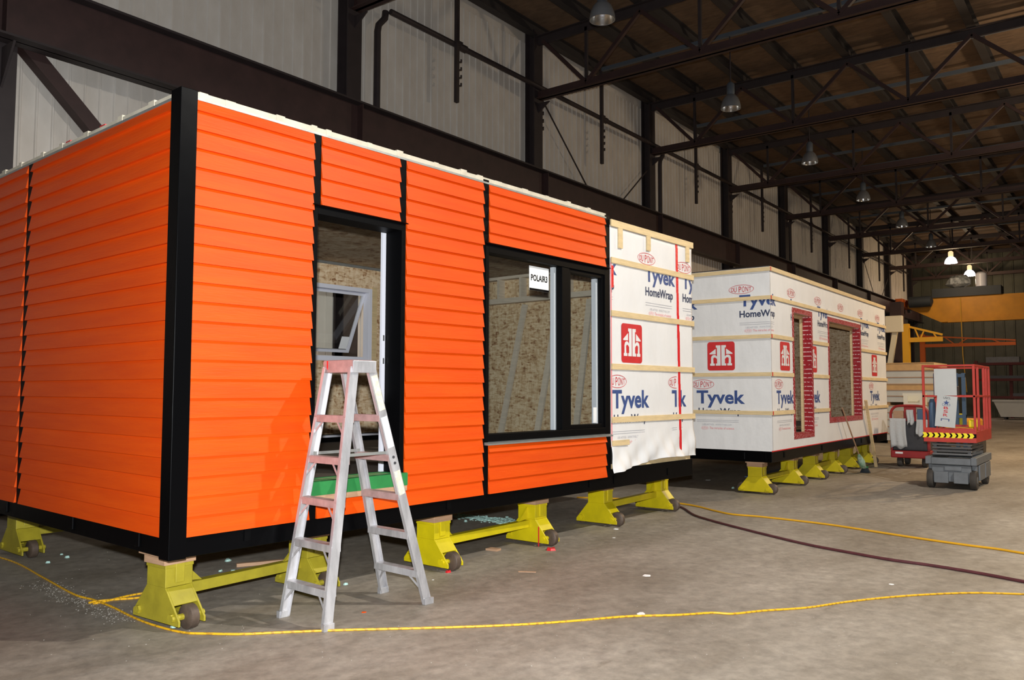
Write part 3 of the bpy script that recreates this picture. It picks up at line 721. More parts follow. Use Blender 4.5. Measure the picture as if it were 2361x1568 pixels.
# stud framing of the far end, seen through the front window
fm = thing('partition_frame', None, None); fm.parent = U1
PX0, PX1 = L1-0.30, L1-0.16
MB().box(PX0, PX1, 0.2, D1-0.16, 3.40, 3.445).build('top_plate', M['stud'], fm); MB().box(PX0, PX1, 0.2, D1-0.16, 3.02, 3.10).build('header', M['stud'], fm)
for y in (0.5, 0.95, 1.4, 1.85, 2.3, 2.75, 3.2, 3.6): MB().box(PX0, PX1, y, y+0.04, 3.10, 3.40).build('cripple_stud', M['stud'], fm)
for y in (0.3, D1-0.32): MB().box(PX0, PX1, y, y+0.09, 0.93, 3.02).build('stud', M['stud'], fm)
for k, (yb, yt) in enumerate(((2.95, 2.62), (2.25, 1.98), (1.55, 1.42), (1.2, 1.05))):
    b = MB(); b.bar((0, 0, 0.001), (0.2, yt-yb, 2.03), 0.04, 0.09, (0, 1, 0)); o = b.build('loose_stud', M['stud'])
    R = Matrix.Rotation(math.radians(-2.61), 4, 'Z'); o.matrix_world = Matrix.Translation(Vector((2.98, 5.13, 0))) @ R @ Matrix.Translation((PX0-0.26, yb, 0.935))
    tag(o, 'loose pine stud leaning inside the orange unit behind its front window', 'lumber', 'studs leaning inside the orange unit')
# white wrap with a loose lower edge
def wrap_low(x):
    pts = ((5.27, 0.70), (5.6, 0.735), (6.0, 0.775), (6.45, 0.815), (6.85, 0.80), (7.29, 0.79)); 
    for (a, za), (c, zc) in zip(pts, pts[1:]):
        if a <= x <= c: return za+(zc-za)*(x-a)/(c-a)
    return 0.8
nx, nz = 60, 70; V = []; F = []
for j in range(nz+1):
    for i in range(nx+1):
        x = 5.272+(7.285-5.272)*i/nx; lo = wrap_low(x); v = (j/nz)**1.6; z = lo+(ZT-0.06-lo)*v
        k = max(0, 1-(z-lo)/0.42)**1.5
        yy = -0.002-k*(0.035+0.03*math.sin(x*5.1+z*7)+0.018*math.sin(x*13-z*17)+0.012*math.sin(x*29+z*11))
        yy -= 0.0012*(1+math.sin(x*9+z*2.1)*math.sin(z*6+x))
        if i > nx-4: yy -= k*0.03
        V.append((x, yy, z))
for j in range(nz):
    for i in range(nx): a = j*(nx+1)+i; F.append((a, a+1, a+nx+2, a+nx+1))
me = bpy.data.meshes.new('house_wrap'); me.from_pydata(V, [], F)
for p in me.polygons: p.use_smooth = True
wr1 = link('house_wrap', me, M['wrap'], U1); so = wr1.modifiers.new('thick', 'SOLIDIFY'); so.thickness = 0.002; so.offset = 1
MB().box(L1-0.02, L1-0.012, -0.002, D1-0.03, 0.80, ZT-0.05).build('house_wrap', M['wrap'], U1)
marks(wr1, 6.065, [(5.275, 6.83)], [(5.275, 6.83)], 1.40, -1, 1, 0.009)
marks(wr1, 7.02, [(6.88, 7.28)], [(6.88, 7.28)], 1.40, -1, 1, 0.009)
def furring(parent, x0, x1, z0, z1, end=False):
    MB().box(x0, x1, -0.028, -0.008, z0, z1).build('furring_strip', M['pine_x'], parent, bevel=0.002) if not end else MB().box(-0.028, -0.008, x0, x1, z0, z1).build('furring_strip', M['pine'], parent, bevel=0.002)
furring(wr1, 5.275, 7.30, ZT-0.075, ZT+0.005)
for z in (3.148, 2.522, 1.898, 1.278): furring(wr1, 5.278, 7.305, z, z+0.068)
furring(wr1, 5.28, 5.645, 1.01, 1.072)
for x0, z0 in ((5.44, 3.345), (6.09, 3.40), (7.105, 3.38)): furring(wr1, x0, x0+0.085, z0, ZT-0.075)
b = MB()
zz = 0.84
while zz < 3.58:
    z2 = min(zz+0.3, 3.58); b.box(6.835+0.06*(3.58-zz)/2.7, 6.885+0.06*(3.58-zz)/2.7, -0.0125, -0.0065, zz, z2); zz = z2
b.build('seam_tape', M['red_tape'], wr1)
MB().box(5.278, 5.30, -0.010, -0.004, 1.0, 3.2).build('seam_tape', M['ink_pink'], wr1)
MB().box(5.30, 5.34, -0.0125, -0.008, 2.86, 3.12).build('seam_tape', M['red_tape'], wr1)

# ---- wrapped unit
U2 = thing('modular_house_unit', 'house unit fully wrapped in printed white sheeting with red taped openings', 'house unit', (12.74, 4.62, 0), math.radians(0.5))
L2, D2 = 7.65, 4.15
DOOR2, WIN2 = (1.12, 2.05, 0.93, 2.98), (3.16, 5.36, 1.14, 2.97)
base2, fr2, en2, bk2, fe2 = shell(U2, L2, D2, DOOR2, WIN2, None, M['osb'])
w2 = MB().holed(0, L2, 0.70, ZT-0.04, -0.004, 0.018, [(1.12, 2.05, 0.93, 2.98), WIN2]).build('house_wrap', M['wrap'], U2)
w2e = MB().box(-0.004, 0.018, -0.004, D2, 0.70, ZT-0.04).build('house_wrap', M['wrap'], U2)
w2f = MB().box(L2-0.018, L2+0.004, -0.004, D2, 0.70, ZT-0.04).build('house_wrap', M['wrap'], U2)
MB().box(0.0, L2, 0.0, D2, ZT-0.04, ZT-0.03).build('roof_cover', M['wrap'], U2)
marks(w2, -0.5, [(0, L2)], [(0, 1.03), (2.14, 3.06), (5.46, L2)], 1.476, 0, 5, 0.007)
marks(w2e, -0.5, [(-D2, -0.001)], [(-D2, -0.001)], 1.476, -2, 1, 0.007)
FZ = (ZT-0.10, 3.105, 2.488, 1.885, 1.272)
furring(w2, -0.028, L2, FZ[0], FZ[0]+0.068); furring(w2, -0.028, L2, FZ[1], FZ[1]+0.062)
for z in FZ[2:]:
    for a, c in ((-0.028, 1.03), (2.14, 3.06), (5.46, L2+0.03)): furring(w2, a, c, z, z+0.064)
for z in FZ: furring(w2e, -0.008, D2, z, z+0.062, True)
for (a, c, z0, z1) in (DOOR2, WIN2):
    b = MB(); m_ = 0.085
    b.box(a-m_, a, -0.010, -0.005, z0-m_, z1+m_); b.box(c, c+m_, -0.010, -0.005, z0-m_, z1+m_); b.box(a, c, -0.010, -0.005, z1, z1+m_); b.box(a, c, -0.010, -0.005, z0-m_, z0)
    b.build('opening_tape', M['red_hatch'], w2)
    b = MB(); b.box(c-0.006, c-0.001, -0.008, 0.135, z0, z1); b.box(a+0.001, a+0.006, -0.008, 0.135, z0, z1); b.box(a, c, -0.008, 0.135, z0+0.001, z0+0.006); b.build('reveal_tape', M['red_hatch'], w2)
    b = MB(); b.box(c-0.05, c-0.007, 0.141, 0.18, z0, z1); b.box(a+0.007, a+0.05, 0.141, 0.18, z0, z1); b.box(a+0.05, c-0.05, 0.141, 0.18, z1-0.05, z1); b.build('jamb_studs', M['pine'], w2)
for z in FZ: MB().box(-0.031, -0.0, -0.031, -0.028, z, z+0.062).build('corner_tape', M['red_tape'], w2)
MB().box(-0.006, L2, -0.006, 0.01, 0.695, 0.712).build('edge_tape', M['red_tape'], w2)

# ------------------------------------------------------------------ yellow dollies under the units
def make_dolly(label, a, c, ym=None, group=None):
    """a, c: floor points (hall x, y) of the two stands; each stand rolls on two wheels"""
    a, c = Vector((a[0], a[1], 0)), Vector((c[0], c[1], 0)); d = (c-a); ln = d.length; ang = math.atan2(d.y, d.x)
    t = thing('module_dolly', label, 'dolly', tuple((a+c)/2), ang, group)
    ym = ym or M['yellow_bright']
    side = [(-0.285, 0.035), (0.285, 0.035), (0.285, 0.07), (0.115, 0.275), (-0.115, 0.275), (-0.285, 0.07)]
    for sx, s in ((-ln/2, 1), (ln/2, -1)):
        b = MB(); b.prism(side, sx-0.105, sx-0.09, 'x'); b.prism(side, sx+0.09, sx+0.105, 'x')
        b.box(sx-0.105, sx+0.105, -0.115, 0.115, 0.275, 0.405)
        for g in (1, -1): b.prism([(g*0.115, 0.275), (g*0.205, 0.166), (g*0.195, 0.158), (g*0.105, 0.267)], sx-0.09, sx+0.09, 'x')
        b.box(sx-0.09, sx+0.09, -0.13, 0.13, 0.045, 0.06)
        st_ = b.build('stand', ym, t, bevel=0.003)
        MB().box(sx-0.11, sx+0.11, -0.12, 0.12, 0.405, 0.432).build('cap_plate', ym, st_, bevel=0.003)
        MB().box(sx-0.125, sx+0.12, -0.13, 0.125, 0.432, 0.496).build('packing_block', M['ply'], st_, bevel=0.002)
        b = MB(); b.box(-0.16, 0.17, -0.17, 0.14, 0, 0.018); o = b.build('packing_sheet', M['ply'], st_); o.location = (sx, 0, 0.4965); o.rotation_euler = (0, 0, random.uniform(-0.3, 0.3))
        MB().box(sx-0.035, sx+0.035, -0.128, -0.1165, 0.30, 0.46).build('strap_tab', ym, st_, bevel=0.004)
        for g in (-1, 1):
            wy = g*0.225
            b = MB(); b.lathe([(0.03, -0.035), (0.075, -0.035), (0.085, -0.028), (0.085, 0.028), (0.075, 0.035), (0.03, 0.035)], (sx, wy+g*0.02, 0.0855), 22, 'x')
            wh = b.build('wheel', M['rust'], st_, smooth=True)
            b = MB(); b.lathe([(0.022, -0.125), (0.022, 0.125)], (sx, wy, 0.0855), 8, 'x'); b.build('axle_bolt', ym, st_)
            b = MB(); b.lathe([(0.03, 0.0), (0.03, 0.018)], (sx-0.124 if s > 0 else sx+0.106, wy-g*0.02, 0.087), 6, 'x'); b.build('bolt_head', ym, st_)
        gs = [(sx+s*0.105, 0.275), (sx+s*0.105, 0.40), (sx+s*0.25, 0.262)]
        MB().prism(gs, -0.012, 0.012, 'y').build('gusset', ym, st_)
    MB().box(-ln/2+0.1055, ln/2-0.1055, -0.04, 0.04, 0.185, 0.262).build('cross_beam', ym, t, bevel=0.004)
    return t
R1 = Matrix.Rotation(math.radians(-2.61), 3, 'Z')
def u1(x, y, z=0): return R1 @ Vector((x, y, z)) + Vector((2.98, 5.13, 0))
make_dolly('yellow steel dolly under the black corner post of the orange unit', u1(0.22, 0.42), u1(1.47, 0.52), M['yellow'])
d2 = make_dolly('yellow steel dolly just beyond the stepladder under the orange unit', u1(2.74, 0.32), u1(4.28, 0.36))
ln2 = (u1(2.74, 0.32)-u1(4.28, 0.36)).length/2
tag(MB().box(ln2-0.110, ln2-0.1055, -0.17, -0.157, 0.0, 0.205).build('ribbon', M['red_plastic'], d2), 'thin red ribbon hanging on the stand')
make_dolly('yellow steel dolly under the wrapped end of the orange unit', u1(5.80, 0.50), u1(7.36, 0.60))
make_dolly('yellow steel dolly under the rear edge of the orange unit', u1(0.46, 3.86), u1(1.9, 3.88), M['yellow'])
A2 = ((1757, 1127), (1833, 1110)), ((1890, 1094), (1940, 1081)), ((1987, 1069), (2033, 1058))
u2c = [(13.02, 4.98), (14.6, 5.0), (15.85, 5.02), (17.2, 5.05), (18.45, 5.08), (19.85, 5.1)]
labs = ('yellow steel dolly under the near corner of the wrapped unit', 'yellow steel dolly under the middle of the wrapped unit', 'yellow steel dolly behind the broom under the wrapped unit')
for k in range(3): make_dolly(labs[k], u2c[2*k], u2c[2*k+1])
make_dolly('yellow steel dolly in shade under the rear edge of the wrapped unit', (13.3, 8.2), (14.8, 8.2))

# ------------------------------------------------------------------ stepladder
def make_ladder():
    c = u1(1.303, -0.342)
    t = thing('stepladder', 'paint-stained aluminium stepladder standing in front of the doorway', 'ladder', tuple(c), math.radians(-2.61-0.5))
    HT = 1.84
    def rail_pt(sx, sy, z): k = z/HT; return Vector((sx*(0.475-(0.475-0.075)*k)-0.115*k, sy*(0.265-(0.265-0.165)*k), z))
    for sx in (-1, 1):
        for sy in (-1, 1):
            p, q = rail_pt(sx, sy, 0.012), rail_pt(sx, sy, HT-0.02); b = MB()
            b.bar(p, q, 0.075, 0.006, (0, 1, 0))
            for g in (-0.5, 0.5):
                off = Vector((g*0.072, -sy*0.014, 0)); b.bar(p+off, q+off, 0.005, 0.028, (0, 1, 0))
            r = b.build('rail', M['alu'], t)
            b = MB(); b.box(p.x-0.045, p.x+0.045, p.y-0.02, p.y+0.02, 0, 0.05); b.build('foot', M['alu'], r, bevel=0.004)
            if sx == 1 and sy == -1:
                for z0, z1, mt in ((1.50, 1.76, 'label_pale'), (1.22, 1.45, 'paper'), (0.86, 1.04, 'label_pale')):
                    a0, a1 = rail_pt(sx, sy, z0), rail_pt(sx, sy, z1); o_ = Vector((0, -0.006, 0))
                    b = MB(); b.bar(a0+o_, a1+o_, 0.058, 0.002, (0, 1, 0)); b.build('label_sticker', M[mt], r)
                for z in (1.10, 1.145):
                    a0 = rail_pt(sx, sy, z); b = MB(); b.lathe([(0.011, -0.009), (0.011, 0.0)], (a0.x, a0.y, a0.z), 8, 'y'); b.build('rivet', M['charcoal'], r)
        zs = (0.26, 0.56, 0.86, 1.16, 1.46)
        for i, z in enumerate(zs):
            a0, a1 = rail_pt(sx, -1, z), rail_pt(sx, 1, z)
            b = MB(); b.box(a0.x-0.038, a0.x+0.038, a0.y, a1.y, z, z+0.006); b.box(a0.x-0.04, a0.x-0.034, a0.y, a1.y, z-0.045, z); b.box(a0.x+0.034, a0.x+0.04, a0.y, a1.y, z-0.045, z)
            s_ = b.build('step', M['alu_pink'] if i >= 2 else M['alu'], t)
            if sx == -1 or i == 0:
                for sy in (-1, 1):
                    e = rail_pt(sx, sy, z-0.14); m_ = Vector((a0.x, sy*(abs(a0.y)-0.11), z-0.03))
                    b = MB(); b.bar(m_+Vector((-0.03*1, 0, 0)), e+Vector((-0.03, -sy*0.01, 0)), 0.016, 0.004, (1, 0, 0)); b.build('step_brace', M['alu'], s_)
    for sy in (-1, 1):
        a, c_ = rail_pt(-1, sy, 1.18), rail_pt(1, sy, 1.18); b = MB()
        b.bar(a+Vector((0, -sy*0.02, 0)), c_+Vector((0, -sy*0.02, 0)), 0.004, 0.022); b.build('spreader_bar', M['zinc'], t)
    b = MB(); b.prism([(-0.17, HT-0.06), (0.17, HT-0.06), (0.185, HT+0.02), (0.17, HT+0.035), (-0.17, HT+0.035), (-0.185, HT+0.02)], -0.22, -0.01, 'x')
    cap = b.build('top_cap', M['alu_pink'], t, bevel=0.008)
    b = MB(); b.box(-0.225, -0.005, -0.19, -0.168, HT-0.062, HT+0.03); b.build('cap_end', M['alu'], cap, bevel=0.006)
    tag(MB().box(-0.223, -0.2205, 0.115, 0.13, HT-0.035, HT+0.03).build('paint_mark', M['red_plastic'], cap), 'streak of red paint')
    return t
make_ladder()

# ------------------------------------------------------------------ cords and hoses on the floor
def smooth_path(pts, n=8):
    out = []
    P = [pts[0]]+pts+[pts[-1]]
    for i in range(1, len(P)-2):
        p0, p1, p2, p3 = P[i-1], P[i], P[i+1], P[i+2]
        for k in range(n):
            t = k/n
            out.append(0.5*((2*p1)+(p2-p0)*t+(2*p0-5*p1+4*p2-p3)*t*t+(3*p1-p0-3*p2+p3)*t*t*t))
    out.append(P[-2]); return out
def cord(name, label, cat, px, r, mt, extra_start=None, extra_end=None):
    pts = [at(u, v, r) for u, v in px]
    if extra_end is not None:                 # the run goes on past the edge of the picture
        e = Vector((extra_end[0], extra_end[1], r)); a = pts[-1]; d0 = (pts[-1]-pts[-2]).normalized(); ln = (e-a).length
        for k in range(1, 13):
            f0 = k/12; pts.append(a+(d0*ln*f0)*(1-f0)+(e-a)*(f0*f0))
    pts = smooth_path(pts); o0 = pts[0].copy()
    b = MB(); b.tube([p-o0 for p in pts], r, 8); o = b.build(name, mt, smooth=True); o.location = o0
    return tag(o, label, cat)
cord('extension_cord', 'thin yellow cord curving past the stepladder feet over the open floor', 'cord',
     [(-60, 1270), (30, 1295), (100, 1332), (170, 1370), (215, 1383), (260, 1400), (300, 1420), (350, 1440), (420, 1458), (480, 1461), (560, 1462), (650, 1458), (780, 1453), (900, 1450), (1050, 1446), (1200, 1440), (1330, 1431), (1450, 1421), (1560, 1418), (1640, 1413), (1690, 1415), (1760, 1408), (1860, 1401), (1950, 1388), (2050, 1377), (2150, 1370), (2250, 1367), (2361, 1370)], 0.008, M['cord'], extra_end=(7.0, -5.0))
cord('extension_cord', 'looped end of yellow cord lying beside the corner dolly', 'cord',
     [(215, 1392), (245, 1386), (290, 1375), (330, 1368), (345, 1371), (320, 1378), (270, 1382), (225, 1386), (205, 1390)], 0.008, M['cord'])
cord('air_hose', 'yellow hose running over the floor towards the scissor lift side', 'hose',
     [(1330, 1147), (1480, 1152), (1568, 1161), (1610, 1168), (1650, 1178), (1690, 1186), (1760, 1192), (1900, 1208), (2000, 1223), (2110, 1240), (2230, 1257), (2300, 1266), (2361, 1276)], 0.012, M['hose_yellow'], extra_end=(9.8, -5.5))
cord('air_hose', 'dark maroon hose running over the floor below the yellow hose', 'hose',
     [(1420, 1153), (1530, 1158), (1572, 1170), (1600, 1187), (1640, 1200), (1700, 1216), (1780, 1236), (1870, 1257), (1960, 1274), (2050, 1290), (2150, 1304), (2260, 1322), (2361, 1341)], 0.014, M['hose_maroon'], extra_end=(8.3, -5.5))

# ------------------------------------------------------------------ litter on the floor
def crumb(name, label, cat, u, v, w_, mt, group=None, flat=0.35):
    p = at(u, v); b = MB(); n = 7
    pts = [(w_*0.5*random.uniform(0.6, 1.1)*math.cos(2*PI*k/n), w_*0.5*random.uniform(0.5, 1.0)*math.sin(2*PI*k/n)) for k in range(n)]
    b.prism(pts, 0.0, w_*flat*random.uniform(0.5, 1), 'z')
    o = b.build(name, mt); o.location = p
    for vtx in o.data.vertices:
        if vtx.co.z > 0.001: vtx.co.x *= 0.75; vtx.co.y *= 0.75; vtx.co.z *= random.uniform(0.6, 1.3)
    return tag(o, label, cat, group)
G = 'insulation crumbs on the floor'
for u, v, w_ in ((155, 1286), (142, 1279), (110, 1298), (525, 1294), (535, 1317), (508, 1317), (790, 1350), (397, 1446), (1950, 1118), (493, 1348), (1074, 1224)) and ((155, 1286, 0.05), (142, 1279, 0.04), (110, 1298, 0.05), (525, 1294, 0.09), (537, 1317, 0.06), (508, 1317, 0.05), (400, 1446, 0.06), (493, 1348, 0.04), (1074, 1203, 0.06), (797, 1348, 0.05), (956, 1326, 0.03), (1690, 1126, 0.07)):
    crumb('insulation_crumb', 'small pale green insulation crumb lying on the concrete floor', 'debris', u, v, w_, M['cyan'], G)
G = 'paper scraps on the floor'
for u, v, w_ in ((1490, 1327, 0.11), (1420, 1220, 0.10), (1632, 1107, 0.16), (2055, 1347, 0.06), (1477, 1415, 0.09), (998, 1337, 0.03), (1415, 1240, 0.05)):
    crumb('paper_scrap', 'torn white paper scrap lying on the concrete floor', 'debris', u, v, w_, M['paper'], G, 0.06)
crumb('red_wrapper', 'crumpled red plastic wrapper at the wheel of the second dolly', 'debris', 1272, 1268, 0.14, M['red_plastic'], None, 0.25)
crumb('red_wrapper', 'small red plastic scrap under the dolly beside the stepladder', 'debris', 1033, 1320, 0.07, M['red_plastic'], None, 0.3)
crumb('orange_chip', 'small orange paint chip on the concrete floor', 'debris', 840, 1412, 0.05, M['orange'], None, 0.1)
def stick(u0, v0, u1_, v1, w_, h, label):
    p, q = at(u0, v0, h/2), at(u1_, v1, h/2); b = MB(); b.bar((0, 0, 0), q-p, w_, h); o = b.build('wood_offcut', M['ply']); o.location = p; return tag(o, label, 'lumber')
stick(545, 1303, 690, 1290, 0.05, 0.03, 'long wooden offcut lying under the orange unit')
stick(1125, 1265, 1150, 1268, 0.09, 0.02, 'short wooden offcut lying beside the dolly cross beam')
stick(1195, 1318, 1236, 1319, 0.025, 0.006, 'thin pale splinter lying on the open floor')
dust = MB(); 
for k in range(420):
    f_ = random.random(); u = 1055+f_*150+random.gauss(0, 8); v = 1190+f_*17+random.gauss(0, 3); p = at(u, v); s = random.uniform(0.008, 0.03)
    dust.prism([(p.x+s*math.cos(a)*random.uniform(.5, 1), p.y+s*math.sin(a)*random.uniform(.5, 1)) for a in (0, 1.3, 2.5, 3.8, 5.0)], 0, s*0.6, 'z')
tag(dust.build('insulation_crumbs', M['cyan']), 'drift of pale blue-green insulation crumbs under the orange unit', 'debris', kind='stuff')
dust = MB()
for k in range(500):
    f_ = random.random(); u = 90+f_*200+random.gauss(0, 22); v = 1345+f_*85+random.gauss(0, 8); p = at(u, v); s = random.uniform(0.002, 0.007)
    dust.prism([(p.x+s*math.cos(a)*random.uniform(.5, 1), p.y+s*math.sin(a)*random.uniform(.5, 1)) for a in (0, 1.5, 3.1, 4.6)], 0, s*0.3, 'z')
for k in range(420):
    u = random.uniform(60, 2340); v = random.uniform(1130, 1540); p = at(u, v)
    if v < 1250 and u < 1500: continue
    s = random.uniform(0.002, 0.006)
    dust.prism([(p.x+s*math.cos(a)*random.uniform(.5, 1), p.y+s*math.sin(a)*random.uniform(.5, 1)) for a in (0, 1.5, 3.1, 4.6)], 0, s*0.3, 'z')
tag(dust.build('plaster_dust', M['dust']), 'scatter of fine white dust flecks over the concrete floor', 'debris', kind='stuff')

# ------------------------------------------------------------------ scissor lift
def make_lift():
    t = thing('scissor_lift', 'red and grey scissor lift with railed platform and reflective chevrons', 'scissor lift', (16.43, 2.60, 0), 0)
    b = MB(); b.box(-0.80, 0.82, -0.30, 0.30, 0.12, 0.40); b.box(-0.70, 0.75, -0.37, 0.37, 0.22, 0.40); ch = b.build('chassis', M['lift_grey'], t, bevel=0.008)
    for y in (-0.26, 0.04): MB().box(-0.87, -0.801, y, y+0.22, 0.10, 0.29).build('battery_tray', M['lift_grey'], ch, bevel=0.01)
    MB().box(-0.83, -0.801, -0.16, 0.10, 0.31, 0.38).build('steering_link', M['lift_grey'], ch, bevel=0.006)
    for x0 in (-0.55, 0.1): MB().box(x0, x0+0.55, -0.395, -0.371, 0.14, 0.40).build('side_door', M['lift_grey'], ch, bevel=0.006)
    b = MB(); b.box(-0.85, 0.85, -0.39, -0.30, 0.41, 0.54); b.box(-0.85, 0.85, 0.30, 0.39, 0.41, 0.54); b.box(-0.85, -0.72, -0.30, 0.30, 0.41, 0.52); b.box(0.72, 0.85, -0.30, 0.30, 0.41, 0.52); b.box(-0.72, 0.72, -0.30, 0.30, 0.405, 0.43)
    b.build('deck_frame', M['lift_grey'], t, bevel=0.01)
    for x in (-0.62, 0.58):
        for y in (-0.325, 0.325):
            b = MB(); b.lathe([(0.05, -0.05), (0.15, -0.05), (0.16, -0.035), (0.16, 0.035), (0.15, 0.05), (0.05, 0.05)], (x-0.10, y, 0.161), 24, 'y'); wh = b.build('wheel', M['rubber'], t, smooth=True)
            b = MB(); b.lathe([(0.06, -0.054), (0.05, 0.054)], (x-0.10, y, 0.161), 12, 'y'); b.build('hub', M['lift_grey'], wh)
    for i in range(4):
        z0 = 0.555+i*0.056
        for y in (-0.26, 0.26):
            b = MB(); b.bar((-0.68, y, z0+(0.0 if i % 2 else 0.03)), (0.68, y+0.0, z0+(0.03 if i % 2 else 0.0)), 0.05, 0.05); b.build('scissor_arm', M['lift_grey'], t, bevel=0.004)
        b = MB(); b.lathe([(0.022, -0.30), (0.022, 0.30)], (-0.68, 0, z0+0.02), 10, 'y'); b.build('pivot_pin', M['steel'], t)
    b = MB(); b.lathe([(0.045, -0.2), (0.045, 0.2)], (-0.45, 0, 0.64), 12, 'y'); b.build('hydraulic_cylinder', M['charcoal'], t, smooth=True)
    MB().box(-0.85, 0.85, -0.38, 0.38, 0.785, 0.815).build('platform_floor', M['charcoal'], t)
    b = MB(); b.box(-0.86, -0.845, -0.40, 0.40, 0.79, 1.03); b.box(0.845, 0.86, -0.40, 0.40, 0.79, 1.03); b.box(-0.845, 0.845, -0.40, -0.385, 0.79, 0.98); b.box(-0.845, 0.845, 0.385, 0.40, 0.79, 0.98)
    tb = b.build('toe_board', M['lift_red'], t, bevel=0.003)
    for k in range(9):
        y = 0.40-0.088*k-0.02; w_ = 0.03
        pl = [(y+0.036, 0.862), (y-0.015, 0.862), (y-0.046, 0.905), (y-0.015, 0.948), (y+0.036, 0.948), (y+0.014, 0.905)]
        MB().prism([(a, c) for a, c in pl], -0.8645, -0.8605, 'x').build('chevron', M['chevron'], tb)
    MB().box(-0.8615, -0.8602, -0.40, 0.40, 0.872, 0.938).build('chevron_backing', M['black_matt'], tb)
    for x, y in ((-0.845, -0.385), (-0.845, 0.385), (0.845, -0.385), (0.845, 0.385), (-0.45, -0.385), (0.2, 0.385), (0.2, -0.385), (0.5, -0.385)):
        MB().box(x-0.019, x+0.019, y-0.019, y+0.019, 0.98, 2.08).build('guard_post', M['lift_red'], t, bevel=0.004)
    for z in (1.55, 2.07):
        for s in (-1, 1):
            MB().box(-0.864, 0.864, s*0.385-0.017, s*0.385+0.017, z, z+0.035).build('guard_rail', M['lift_red'], t, bevel=0.004)
            MB().box(s*0.845-0.017, s*0.845+0.017, -0.385, 0.385, z+0.001, z+0.034).build('guard_rail', M['lift_red'], t, bevel=0.004)
    MB().box(-0.6, -0.42, -0.1, 0.1, 1.5, 1.74).build('control_box', M['charcoal'], t, bevel=0.01)
    b = MB(); b.lathe([(0.03, 0.82), (0.055, 0.86), (0.055, 1.45), (0.03, 1.52)], (-0.72, 0.28, 0), 14); b.build('gas_cylinder', M['blue'], t, smooth=True)
    b = MB(); b.box(-0.5, 0.1, -0.30, 0.15, 0.82, 1.02); b.build('tool_case', M['crane_yellow'], t, bevel=0.02)
    MB().box(-0.3, -0.1, -0.34, -0.20, 1.02, 1.16).build('tool_case', M['chevron'], t, bevel=0.03)
    s1 = MB().box(-0.872, -0.866, -0.13, 0.21, 1.58, 2.035).build('sign_board', M['panel_white'], t)
    b = MB(); b.box(-0.003, 0.003, -0.16, 0.15, -0.53, 0.0); s2 = b.build('sign_board', M['panel_white'], t); s2.location = (-0.872, 0.02, 1.575); s2.rotation_euler = (0.09, 0.03, 0)
    def dec(v, f, mt):
        me = bpy.data.meshes.new('sign_print'); me.from_pydata([(-0.0045, -a, c) for a, c in v], [], f); link('sign_print', me, mt, s2)
    star = [(0.0+(0.05 if k % 2 == 0 else 0.021)*math.sin(k*PI/5), -0.12+(0.05 if k % 2 == 0 else 0.021)*math.cos(k*PI/5)) for k in range(10)]
    dec(*poly(star), M['ink_blue'])
    dec(*join2(poly([(-0.06, -0.17), (0.06, -0.17), (0.06, -0.165), (-0.06, -0.165)]), poly([(-0.06, -0.14), (-0.03, -0.14), (-0.03, -0.135), (-0.06, -0.135)]), poly([(0.03, -0.14), (0.06, -0.14), (0.06, -0.135), (0.03, -0.135)]), poly([(-0.06, -0.17), (-0.055, -0.17), (-0.055, -0.135), (-0.06, -0.135)]), poly([(0.055, -0.17), (0.06, -0.17), (0.06, -0.135), (0.055, -0.135)])), M['ink_blue'])
    for txt, z in (('B', -0.23), ('S', -0.29), ('R', -0.35)): dec(*word(txt, -0.035, z, 0.07, 0.045, 0.02), M['ink_red'])
    dec(*join2(poly([(-0.06, -0.40), (0.06, -0.40), (0.06, -0.39), (-0.06, -0.39)]), poly([(-0.065, -0.43), (-0.05, -0.43), (-0.05, -0.39), (-0.065, -0.39)]), poly([(0.05, -0.43), (0.065, -0.43), (0.065, -0.39), (0.05, -0.39)])), M['ink_blue'])
    dec(*word('USCL', -0.05, -0.055, 0.11, 0.035, 0.01), M['charcoal'])
    return t
make_lift()

# ------------------------------------------------------------------ red tool cart, rags and tub behind the lift
def make_cart():
    t = thing('tool_cart', 'dark red wheeled tool cart parked beside the wrapped unit', 'cart', (20.0, 4.02, 0), 0)
    b = MB(); b.box(-0.55, 0.55, -0.38, 0.40, 0.20, 0.36); b.build('tray', M['cart_red'], t, bevel=0.02)
    MB().box(-0.50, 0.45, -0.34, 0.36, 0.36, 1.0).build('cabinet', M['charcoal'], t, bevel=0.015)
    for y in (-0.36, 0.38): MB().box(-0.53, -0.47, y-0.025, y+0.025, 0.36, 1.0).build('frame_post', M['cart_red'], t, bevel=0.006)
    arch = [(-0.5, -0.36, 0.98), (-0.5, -0.36, 1.18), (-0.5, -0.30, 1.29), (-0.5, -0.18, 1.33), (-0.5, 0.2, 1.33), (-0.5, 0.32, 1.29), (-0.5, 0.385, 1.18), (-0.5, 0.385, 0.98)]
    b = MB(); b.tube(smooth_path([Vector(p) for p in arch], 5), 0.028, 8); b.build('arch_handle', M['cart_red'], t, smooth=True)
    MB().box(-0.5, -0.46, -0.12, 0.12, 1.0, 1.31).build('back_panel', M['cart_red'], t, bevel=0.005)
    MB().box(-0.49, -0.3, 0.13, 0.34, 1.0, 1.22).build('carton', M['ply'], t, bevel=0.004)
    MB().box(-0.49, -0.3, -0.33, -0.14, 1.0, 1.26).build('battery', M['blue'], t, bevel=0.01)
    MB().box(-0.56, -0.551, 0.15, 0.30, 0.29, 0.33).build('plate', M['paper'], t)
    for x in (-0.34, 0.36):
        for y in (-0.25, 0.25):
            b = MB(); b.lathe([(0.04, -0.05), (0.10, -0.05), (0.11, -0.03), (0.11, 0.03), (0.10, 0.05), (0.04, 0.05)], (x, y, 0.111), 18, 'y'); b.build('wheel', M['rubber'], t, smooth=True)
    return t
make_cart()
